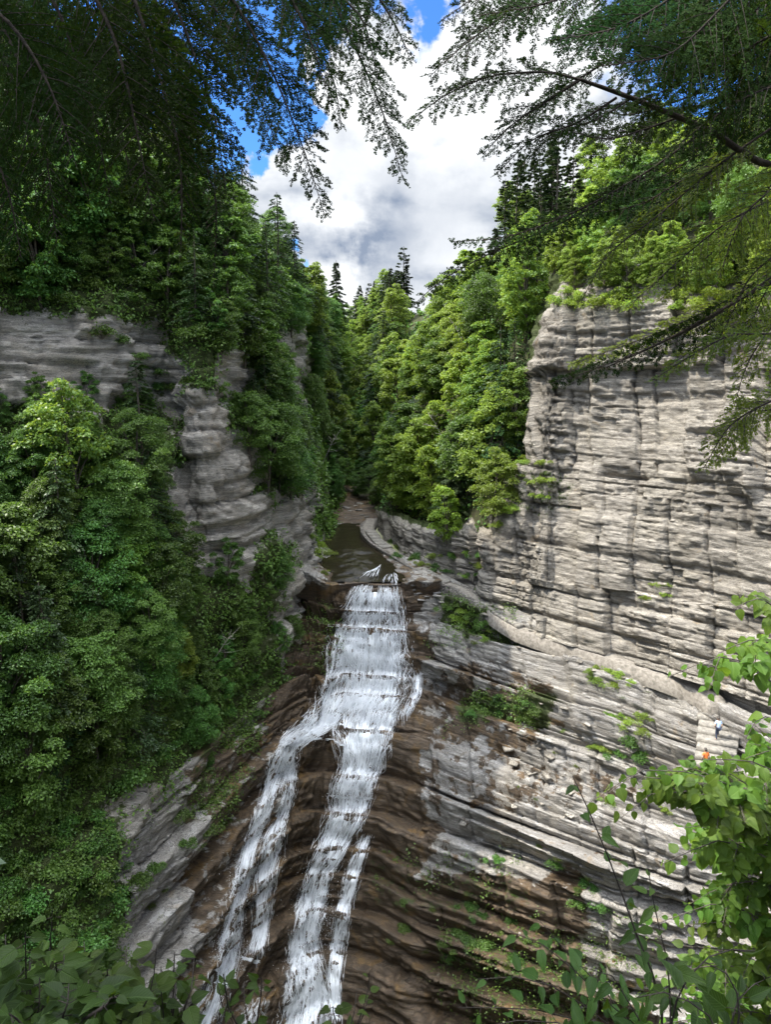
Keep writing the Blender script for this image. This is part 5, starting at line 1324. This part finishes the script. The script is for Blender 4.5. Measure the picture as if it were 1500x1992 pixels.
baseL = np.array([-5.2, 2.6, -2.3]); hl = hemlock_root(baseL, baseL + [0.5, .4, 15], .26, 'dark hemlock whose drooping boughs hang into the top left of the view')
face = np.array([.15, -1.0, .25])
left_boughs = [   # (points (px, py, Y), branchlet length)
    ([(400, -90, 4.2), (520, 120, 4.2), (590, 290, 4.2), (632, 420, 4.2)], .26),
    ([(600, -90, 4.4), (690, 90, 4.4), (745, 220, 4.4), (785, 350, 4.4)], .24),
    ([(520, -90, 4.8), (590, 40, 4.8), (650, 160, 4.8), (665, 250, 4.8)], .22),
    ([(430, -60, 5.0), (480, 120, 5.0), (530, 260, 5.0), (560, 330, 5.0)], .22),
    ([(690, -80, 4.2), (740, 0, 4.2), (780, 70, 4.2), (800, 120, 4.2)], .20),
    ([(300, -90, 4.0), (360, 60, 4.0), (420, 240, 4.0), (440, 380, 4.0)], .26),
    ([(230, -90, 3.8), (300, 120, 3.8), (350, 320, 3.8), (352, 480, 3.8)], .28),
    ([(140, -90, 3.6), (230, 100, 3.6), (270, 280, 3.6), (300, 430, 3.6)], .30),
    ([(60, -90, 3.8), (140, 90, 3.8), (190, 260, 3.8), (215, 400, 3.8)], .30),
    ([(-60, -60, 3.6), (40, 130, 3.6), (90, 310, 3.6), (110, 470, 3.6)], .28),
    ([(-110, 120, 3.7), (-30, 260, 3.7), (20, 390, 3.7), (40, 500, 3.7)], .26),
    ([(360, 120, 4.3), (380, 260, 4.3), (420, 400, 4.3), (415, 560, 4.3)], .13),
    ([(180, -90, 4.6), (260, 30, 4.6), (350, 130, 4.6), (400, 230, 4.6)], .28),
    ([(20, -90, 4.6), (80, 40, 4.6), (180, 170, 4.6), (260, 330, 4.6)], .30),
    ([(330, -90, 4.7), (420, 20, 4.7), (470, 110, 4.7), (490, 200, 4.7)], .26),
    ([(760, -100, 4.6), (700, -40, 4.6), (640, 20, 4.6), (610, 110, 4.6)], .22),
    ([(-90, -40, 4.4), (60, 30, 4.4), (180, 90, 4.4), (290, 210, 4.4)], .30),
    ([(-60, -20, 3.3), (30, 60, 3.3), (100, 180, 3.3), (150, 330, 3.3)], .26),
    ([(480, -100, 4.0), (560, -10, 4.0), (600, 70, 4.0), (640, 190, 4.0)], .22),
    ([(560, -100, 4.1), (650, -20, 4.1), (710, 50, 4.1), (735, 160, 4.1)], .22),
]
rj = random.Random(4)
left_boughs += [([(x + ox, y + oy - 12, Y + .55) for x, y, Y in pl], Lm * 1.05) for pl, Lm in left_boughs[:] for ox, oy in [(rj.uniform(-75, -25), rj.uniform(-70, 0))] if pl[-1][0] < 620 and rj.random() < .6]
for i, (pl, Lm) in enumerate(left_boughs):
    Lm *= 1.15
    add_bough(hl, baseL, 300 + i, px_curve(pl), Lm, face + np.random.default_rng(i).normal(0, .25, 3), r0=.011, fill=.82 if i < 20 else .5)
cw, shade_crown = conifer(290, 15.5, 3.3, M['hemlock'], per=110, spray=.24, wid=.3, gap=.34, base=.02, power=.6)
link('crown', shade_crown, hl)  # unseen crown left of the view, added to shade the near plants
limb(hl, baseL, [baseL + [.4, .3, 8.2], (-2.6, 3.9, 5.6), (-.4, 4.3, 4.6), P(770, -100, 4.4)], .07, .02)
limb(hl, baseL, [baseL + [.3, .2, 7.0], (-3.2, 3.4, 4.6), (-2.2, 3.7, 4.0), P(300, -95, 4.0)], .05, .018)
limb(hl, baseL, [baseL + [.2, .2, 6.0], (-3.4, 3.4, 3.8), P(-60, -80, 3.8), P(130, -90, 3.8)], .045, .015)

baseR = np.array([5.4, 3.2, -2.6]); hr = hemlock_root(baseR, baseR + [-.3, .4, 15], .24, 'hemlock with fine needled branches reaching in from the right of the view')
limb(hr, baseR, [baseR + [-.1, .1, 6.2], P(1560, 330, 4.2), P(1375, 250, 4.2), P(1215, 185, 4.2), P(1130, 155, 4.2)], .024, .009)
limb(hr, baseR, [baseR + [-.1, .1, 5.0], P(1560, 520, 4.4), P(1480, 560, 4.4), P(1300, 660, 4.4), P(1180, 715, 4.4)], .022, .004)
limb(hr, baseR, [baseR + [-.1, .1, 7.5], P(1600, -60, 3.6), P(1400, -110, 3.6), P(1100, -90, 3.6)], .04, .01)
limb(hr, baseR, [baseR + [-.1, .1, 3.5], P(1600, 760, 4.2), P(1540, 790, 4.2), P(1480, 800, 4.2)], .018, .004)
right_boughs = [
    ([(1135, 157, 4.2), (1060, 140, 4.2), (980, 144, 4.2), (880, 178, 4.2), (792, 240, 4.2)], .20),
    ([(1060, -60, 4.2), (990, 20, 4.2), (900, 90, 4.2), (835, 150, 4.2)], .24),
    ([(1130, 155, 4.2), (1060, 200, 4.2), (1000, 240, 4.2), (940, 300, 4.2)], .17),
    ([(1200, 190, 4.2), (1120, 240, 4.2), (1040, 270, 4.2), (965, 340, 4.2)], .16),
    ([(1375, 250, 4.3), (1250, 340, 4.3), (1100, 420, 4.3), (960, 465, 4.3), (880, 470, 4.3)], .12),
    ([(1280, 330, 4.3), (1100, 430, 4.3), (940, 500, 4.3), (860, 545, 4.3), (808, 590, 4.3)], .12),
    ([(1500, 250, 4.2), (1400, 320, 4.2), (1280, 420, 4.2), (1180, 500, 4.2), (1130, 590, 4.2)], .20),
    ([(1520, 380, 4.0), (1420, 430, 4.0), (1330, 500, 4.0), (1220, 600, 4.0)], .22),
    ([(1500, 540, 4.4), (1400, 610, 4.4), (1280, 670, 4.4), (1150, 720, 4.4), (1075, 745, 4.4)], .13),
    ([(1540, 650, 4.2), (1440, 650, 4.2), (1350, 690, 4.2), (1270, 740, 4.2)], .18),
    ([(1560, 760, 4.2), (1480, 790, 4.2), (1420, 830, 4.2), (1370, 910, 4.2)], .19),
    ([(1400, -100, 3.4), (1300, 0, 3.4), (1180, 60, 3.4), (1060, 80, 3.4)], .28),
    ([(1500, -100, 3.2), (1400, 20, 3.2), (1290, 110, 3.2), (1160, 130, 3.2)], .28),
    ([(1600, 20, 3.4), (1480, 80, 3.4), (1370, 140, 3.4), (1240, 200, 3.4)], .28),
    ([(1250, -100, 3.8), (1150, -30, 3.8), (1050, 10, 3.8), (930, 30, 3.8)], .26),
    ([(1620, 150, 3.8), (1500, 170, 3.8), (1400, 220, 3.8), (1300, 300, 3.8)], .26),
    ([(1150, -90, 4.6), (1040, -50, 4.6), (950, -20, 4.6), (860, 40, 4.6)], .24),
    ([(1340, 220, 4.6), (1260, 250, 4.6), (1180, 270, 4.6), (1090, 250, 4.6)], .20),
    ([(1600, 260, 3.7), (1510, 360, 3.7), (1440, 430, 3.7), (1400, 540, 3.7)], .22),
    ([(1600, 420, 3.9), (1530, 480, 3.9), (1460, 540, 3.9), (1410, 640, 3.9)], .20),
    ([(1560, 100, 4.4), (1440, 130, 4.4), (1340, 110, 4.4), (1220, 80, 4.4)], .28),
    ([(1450, -80, 4.8), (1330, -40, 4.8), (1230, 30, 4.8), (1100, 120, 4.8)], .28),
    ([(1590, 560, 4.4), (1500, 640, 4.4), (1450, 720, 4.4), (1430, 790, 4.4)], .16),
    ([(1450, 300, 4.4), (1330, 350, 4.4), (1240, 400, 4.4), (1130, 420, 4.4)], .18),
]
right_boughs += [([(x + ox, y + oy, Y + .6) for x, y, Y in pl], Lm * 1.05) for pl, Lm in right_boughs[:] for ox, oy in [(rj.uniform(20, 80), rj.uniform(-60, 10))] if pl[-1][0] > 930]
right_boughs += [([(x + ox, y + oy, Y + 1.0) for x, y, Y in pl], Lm * 1.1) for pl, Lm in right_boughs[:24] for ox, oy in [(rj.uniform(40, 130), rj.uniform(-110, -10))] if pl[-1][0] > 1040 and pl[-1][1] < 330]
for i, (pl, Lm) in enumerate(right_boughs):
    Lm *= 1.15
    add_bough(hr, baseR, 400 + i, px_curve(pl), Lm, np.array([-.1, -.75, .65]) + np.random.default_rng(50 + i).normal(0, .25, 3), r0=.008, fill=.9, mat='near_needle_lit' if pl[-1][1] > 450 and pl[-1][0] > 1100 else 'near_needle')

# ------------------------------------------------------------------ leafy plants near the viewpoint
def leaf_shape(L, W, rng, droop=.25, fold=.22):
    """ovate pointed leaf with a folded midrib: 12 verts, 6 quads (+ uv)"""
    t = np.array([0, .36, .72, 1.0]); tl = np.array([.08, .38, .72, .92]); wl_ = np.array([.34, .50, .30, .08])
    z = lambda q: -droop * q * q
    mid = np.stack([t, 0 * t, z(t)], 1)
    le = np.stack([tl, wl_, z(tl) + wl_ * fold], 1); ri = np.stack([tl, -wl_, z(tl) + wl_ * fold], 1)
    V = np.concatenate([mid, le, ri]) * [L, W, L]
    Q = []
    for b in (4, 8):
        q3 = [[0, b, b + 1, 1], [1, b + 1, b + 2, 2], [2, b + 2, b + 3, 3]]
        Q += q3 if b == 8 else [q[::-1] for q in q3]
    U = np.concatenate([np.stack([t, 0 * t], 1), np.stack([tl, wl_], 1), np.stack([tl, wl_], 1)])
    return V, np.array(Q), U

def veined(name, c1, c2, tr, trf, spec=.35):
    m = leaf_mat(name, c1, c2, tr, trf, .45, spec)
    n, l = m.node_tree.nodes, m.node_tree.links
    b = next(x for x in n if x.type == 'BSDF_PRINCIPLED')
    uv = n.new('ShaderNodeUVMap'); sep = n.new('ShaderNodeSeparateXYZ'); l.new(uv.outputs[0], sep.inputs[0])
    a = math_n(n, l, 'SUBTRACT', sep.outputs['X'], math_n(n, l, 'MULTIPLY', sep.outputs['Y'], .8))
    w = math_n(n, l, 'ABSOLUTE', math_n(n, l, 'SINE', math_n(n, l, 'MULTIPLY', a, 26.0)))
    v = range_n(n, l, w, 0.0, 0.35, 1.0, 0.0)
    mr = range_n(n, l, sep.outputs['Y'], 0.0, 0.05, 1.0, 0.0)
    vv = math_n(n, l, 'MAXIMUM', v, mr)
    src_ = b.inputs['Base Color'].links[0].from_socket
    l.new(mix_n(n, l, math_n(n, l, 'MULTIPLY', vv, .35), src_, tuple(min(1, x * 2.0 + .03) for x in c2)), b.inputs['Base Color'])
    bp = n.new('ShaderNodeBump'); bp.inputs['Strength'].default_value = .6; bp.inputs['Distance'].default_value = .004; bp.invert = True
    l.new(vv, bp.inputs['Height']); l.new(bp.outputs[0], b.inputs['Normal'])
    return m
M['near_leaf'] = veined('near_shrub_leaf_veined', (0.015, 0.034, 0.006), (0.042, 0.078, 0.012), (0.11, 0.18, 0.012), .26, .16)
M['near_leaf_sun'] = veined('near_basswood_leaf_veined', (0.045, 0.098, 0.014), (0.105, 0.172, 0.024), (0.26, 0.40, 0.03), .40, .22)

def orient(V, d, n):
    d = nrm(d); s = nrm(np.cross(n, d)); n = np.cross(d, s)
    return V @ np.stack([d, s, n])

def leafy_stem(wood, leaves, pts, r0, nl, size, rng, hang=.5, spread=.9, f0=.15, up=(0, 0, 1), petiole=.35, wr=.72):
    pts = np.asarray(pts); wood.add(*tube(pts, np.linspace(r0, r0 * .25, len(pts)), 6))
    q = np.linspace(0, 1, len(pts))
    for k in range(nl):
        f = f0 + (1 - f0) * (k + rng.random() * .5) / nl
        b = np.array([np.interp(f, q, pts[:, i]) for i in range(3)]); i0 = min(len(pts) - 2, int(f * (len(pts) - 1)))
        t = nrm(pts[i0 + 1] - pts[i0])
        s = nrm(np.cross(t, np.array(up) + rng.normal(0, .25, 3))) * (1 if k % 2 else -1)
        L = size * rng.uniform(.45, 1.2) * (1 if f < .85 else .75)
        d = t * rng.uniform(.2, .8) + s * spread + np.array([0, 0, -hang]) * rng.uniform(.3, 1.2) + rng.normal(0, .2, 3)
        nn = np.array(up, float) + np.array([0, -.35, 0]) + rng.normal(0, .35, 3)
        pe = b + nrm(d * [1, 1, .3]) * L * petiole
        wood.add(*tube(np.linspace(b, pe, 3), [.0016, .0013, .001], 4))
        V, Q, U = leaf_shape(L, L * wr * rng.uniform(.85, 1.1), rng, rng.uniform(.08, .65), rng.uniform(.06, .42))
        leaves.add(orient(V, d, nn) + pe, Q, U)

def near_plant(name, cat, label, base, stems, size, mat, seed, group=None, bark='dark_bark', hang=.5, dens=1.0, r0=.006, wr=.72):
    rng = np.random.default_rng(seed)
    wood, lv = MB(), MB()
    if name == 'leafy_shrub': size *= .72; dens = 2.1
    for pl, nl in stems:
        p = [base + rng.normal(0, .03, 3) * [1, 1, 0]] + [P(*q) for q in pl]
        p = np.array(p); s = np.concatenate([[0], np.cumsum(np.linalg.norm(np.diff(p, axis=0), axis=1))])
        c = pchip(s / s[-1], p, np.linspace(0, 1, 12)) - base
        leafy_stem(wood, lv, c, r0 * rng.uniform(.8, 1.2), int(nl * dens), size, rng, hang, f0=.32, wr=wr)
    o = empty(name, tuple(base)); tag(o, label, cat, group)
    link('stem', wood.mesh('stem', M[bark], True), o); link('foliage', lv.mesh('foliage', mat, True, True), o)
    return o
def ground(x, y):
    h = drop(x, y, 20); return h if h is not None else np.array([x, y, -3.0])

# dark shrubs along the bottom left
rl = random.Random(9)
def bl(px0, px1, py0, py1, Y, n, seed, label, size, stems=7):
    cxp = (px0 + px1) / 2
    g = P(cxp, 2000, Y); b = ground(g[0], Y + .02)
    st = []
    for k in range(stems):
        tx, ty = rl.uniform(px0, px1), rl.uniform(py0, py1)
        st.append(([(cxp * .6 + tx * .4, 2010, Y), (tx * .9 + cxp * .1, (ty + 1990) / 2, Y + rl.uniform(-.1, .1)), (tx, ty, Y + rl.uniform(-.2, .2))], n))
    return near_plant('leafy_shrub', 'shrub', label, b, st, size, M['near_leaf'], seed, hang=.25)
bl(-40, 170, 1800, 1960, 1.75, 11, 501, 'big-leaved dark shrub filling the bottom left corner', .115, 9)
bl(120, 330, 1830, 1970, 1.9, 11, 502, 'dark shrub with upright stems beside the corner shrub', .105, 9)
bl(230, 420, 1850, 1990, 2.1, 10, 503, 'dark ovate-leaved shrub in front of the left foot of the falls', .095, 8)
bl(-30, 260, 1900, 2000, 1.5, 10, 504, 'lowest and nearest dark shrub at the bottom left edge', .10, 9)
bl(40, 120, 1725, 1850, 2.3, 5, 507, 'thin shrub with a lone bluish leaf spray above the corner shrub', .09, 2)
bl(420, 560, 1890, 2000, 2.2, 7, 505, 'small shrub with few round leaves below the waterfall', .075, 5)
bl(610, 730, 1880, 1990, 2.2, 6, 506, 'small yellow-tipped shrub under the main branch of the falls', .075, 4)

# dark saplings in front of the right ledges
def sap(label, seed, Y, stems, size=.095, wr=.55):
    g = P(stems[0][0][0][0], 2060, Y); b = ground(g[0], Y)
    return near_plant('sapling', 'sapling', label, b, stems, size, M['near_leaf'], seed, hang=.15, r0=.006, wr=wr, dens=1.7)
sap('tall thin dark sapling leaning left before the pale rock slabs', 511, 2.3, [([(1290, 2000, 2.3), (1225, 1780, 2.3), (1165, 1620, 2.3), (1115, 1510, 2.3)], 15)], .085)
sap('straight dark sapling with paired leaves against the pale rock', 512, 2.2, [([(1305, 2000, 2.2), (1300, 1880, 2.2), (1275, 1770, 2.2), (1262, 1690, 2.2)], 13), ([(1305, 2000, 2.2), (1340, 1900, 2.2), (1400, 1850, 2.25), (1470, 1850, 2.3)], 9)], .085)
sap('low bluish-green sapling branch over the dark ledges', 513, 2.6, [([(1230, 2010, 2.6), (1150, 1920, 2.6), (1060, 1840, 2.6), (990, 1810, 2.6)], 14), ([(1200, 2020, 2.6), (1110, 1940, 2.6), (1020, 1900, 2.6), (930, 1905, 2.6)], 14), ([(1180, 2030, 2.5), (1080, 1970, 2.5), (980, 1960, 2.5), (890, 1960, 2.5)], 12), ([(1220, 2010, 2.7), (1180, 1930, 2.7), (1110, 1860, 2.7), (1050, 1790, 2.7)], 11), ([(1260, 2020, 2.5), (1230, 1960, 2.5), (1180, 1890, 2.5), (1130, 1880, 2.5)], 10), ([(1150, 2030, 2.4), (1090, 1990, 2.4), (1010, 1985, 2.4), (930, 2000, 2.4)], 9)], .10, .5)
sap('dark leaning sapling in the bottom right corner', 514, 1.9, [([(1420, 2010, 1.9), (1440, 1940, 1.9), (1490, 1900, 1.95), (1540, 1900, 2)], 9), ([(1400, 2010, 1.9), (1360, 1960, 1.9), (1290, 1930, 1.9), (1240, 1940, 1.9)], 9), ([(1430, 2020, 1.9), (1440, 1970, 1.9), (1420, 1900, 1.9), (1370, 1870, 1.9)], 8)], .095)

# sunlit basswood on the slope to the right
bw_base = np.array([4.6, 6.2, -11.0]); hb_ = drop(4.6, 6.2, 20)
bw_base = hb_ if hb_ is not None else bw_base
rb = np.random.default_rng(520)
bw = empty('basswood_tree', tuple(bw_base)); tag(bw, 'young sunlit basswood with heart-shaped leaves at the lower right', 'tree')
trk = np.array([bw_base - [0, 0, .4], bw_base + [.05, 0, 3.0], P(1640, 1700, 6.0), P(1600, 1350, 6.0), P(1600, 1150, 6.0)])
trk = pchip(np.linspace(0, 1, 5), trk, np.linspace(0, 1, 16))
link('trunk', make_mesh('trunk', *tube(trk - bw_base, np.linspace(.09, .02, 16), 9), M['bark'], None, True), bw)
def bw_branch(pl, n, size=.116, sub=3):
    wood, lv = MB(), MB()
    c = px_curve(pl, 10) - bw_base
    leafy_stem(wood, lv, c, .010, n, size, rb, hang=.75, spread=.7, f0=.2, up=(-.35, -.25, 1), wr=.86)
    for k in range(sub):
        f = rb.uniform(.3, .9); i = int(f * 8); d = nrm(c[i + 1] - c[i]); s = nrm(np.cross(d, [0, 0, 1.])) * rb.choice([-1, 1])
        le = rb.uniform(.2, .5); e = c[i] + (d * .7 + s * rb.uniform(.2, .7) + [0, 0, rb.uniform(-.5, .45)]) * le * np.linspace(0, 1, 6)[:, None]
        e[:, 2] -= np.linspace(0, 1, 6) ** 2 * .08
        leafy_stem(wood, lv, e, .005, max(4, int(n * .5)), size * .95, rb, hang=.7, spread=.75, f0=.2, up=(-.35, -.25, 1), wr=.86)
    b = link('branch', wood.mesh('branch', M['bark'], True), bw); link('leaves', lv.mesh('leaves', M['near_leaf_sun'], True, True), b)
for pl, n, sb in [
    ([(1610, 1230, 6), (1520, 1190, 5.8), (1470, 1165, 5.6), (1425, 1185, 5.5)], 8, 2),
    ([(1610, 1300, 6), (1520, 1260, 5.8), (1460, 1245, 5.6), (1400, 1270, 5.5)], 10, 3),
    ([(1610, 1360, 6), (1500, 1325, 5.6), (1400, 1278, 5.3), (1300, 1318, 5.2)], 12, 2),
    ([(1620, 1470, 6), (1540, 1420, 5.7), (1480, 1395, 5.5), (1450, 1440, 5.4)], 6, 0),
    ([(1620, 1520, 6), (1520, 1505, 5.6), (1440, 1478, 5.3), (1320, 1478, 5.2)], 9, 1),
    ([(1630, 1650, 6), (1480, 1570, 5.4), (1330, 1520, 5.0), (1220, 1510, 4.9), (1150, 1560, 4.8)], 26, 7),
    ([(1630, 1640, 6), (1500, 1560, 5.6), (1400, 1500, 5.4), (1330, 1500, 5.3)], 16, 5),
    ([(1640, 1680, 6), (1520, 1600, 5.7), (1440, 1560, 5.6), (1370, 1580, 5.5)], 16, 5),
    ([(1640, 1750, 6), (1540, 1660, 5.8), (1430, 1640, 5.6), (1340, 1680, 5.5)], 18, 6),
    ([(1640, 1800, 6), (1540, 1720, 5.8), (1420, 1720, 5.6), (1340, 1760, 5.5)], 18, 6),
    ([(1650, 1880, 6), (1540, 1800, 5.8), (1440, 1790, 5.6), (1330, 1800, 5.5)], 18, 6),
    ([(1650, 1950, 6), (1540, 1870, 5.8), (1440, 1850, 5.6), (1330, 1840, 5.5)], 18, 6),
    ([(1650, 2000, 6), (1540, 1930, 5.8), (1430, 1910, 5.6), (1310, 1920, 5.5)], 18, 6),
    ([(1650, 2060, 6), (1540, 1990, 5.8), (1430, 1970, 5.6), (1320, 1990, 5.5)], 18, 6),
    ([(1630, 1560, 6), (1560, 1500, 5.9), (1500, 1460, 5.8), (1440, 1480, 5.7)], 14, 4),
    ([(1630, 1650, 6), (1450, 1540, 5.3), (1320, 1500, 5.0), (1230, 1500, 4.9), (1180, 1545, 4.8)], 22, 7),
    ([(1630, 1640, 6), (1430, 1560, 5.2), (1310, 1540, 5.0), (1240, 1550, 4.9), (1210, 1590, 4.8)], 20, 6),
    ([(1640, 1760, 6), (1500, 1680, 5.6), (1380, 1640, 5.2), (1290, 1680, 5.0)], 18, 5),
    ([(1650, 1880, 6), (1500, 1800, 5.7), (1380, 1760, 5.4), (1270, 1800, 5.2)], 18, 5),
    ([(1650, 1960, 6), (1500, 1900, 5.7), (1370, 1880, 5.4), (1250, 1910, 5.2)], 18, 5),
    ([(1650, 2080, 6), (1500, 2020, 5.7), (1370, 1980, 5.4), (1240, 2000, 5.2)], 18, 5),
    ([(1650, 1700, 6.2), (1530, 1640, 6.1), (1430, 1600, 6.0), (1330, 1610, 5.9)], 18, 5),
]:
    bw_branch(pl, int(n * 1.9), sub=int(sb * 3.0))
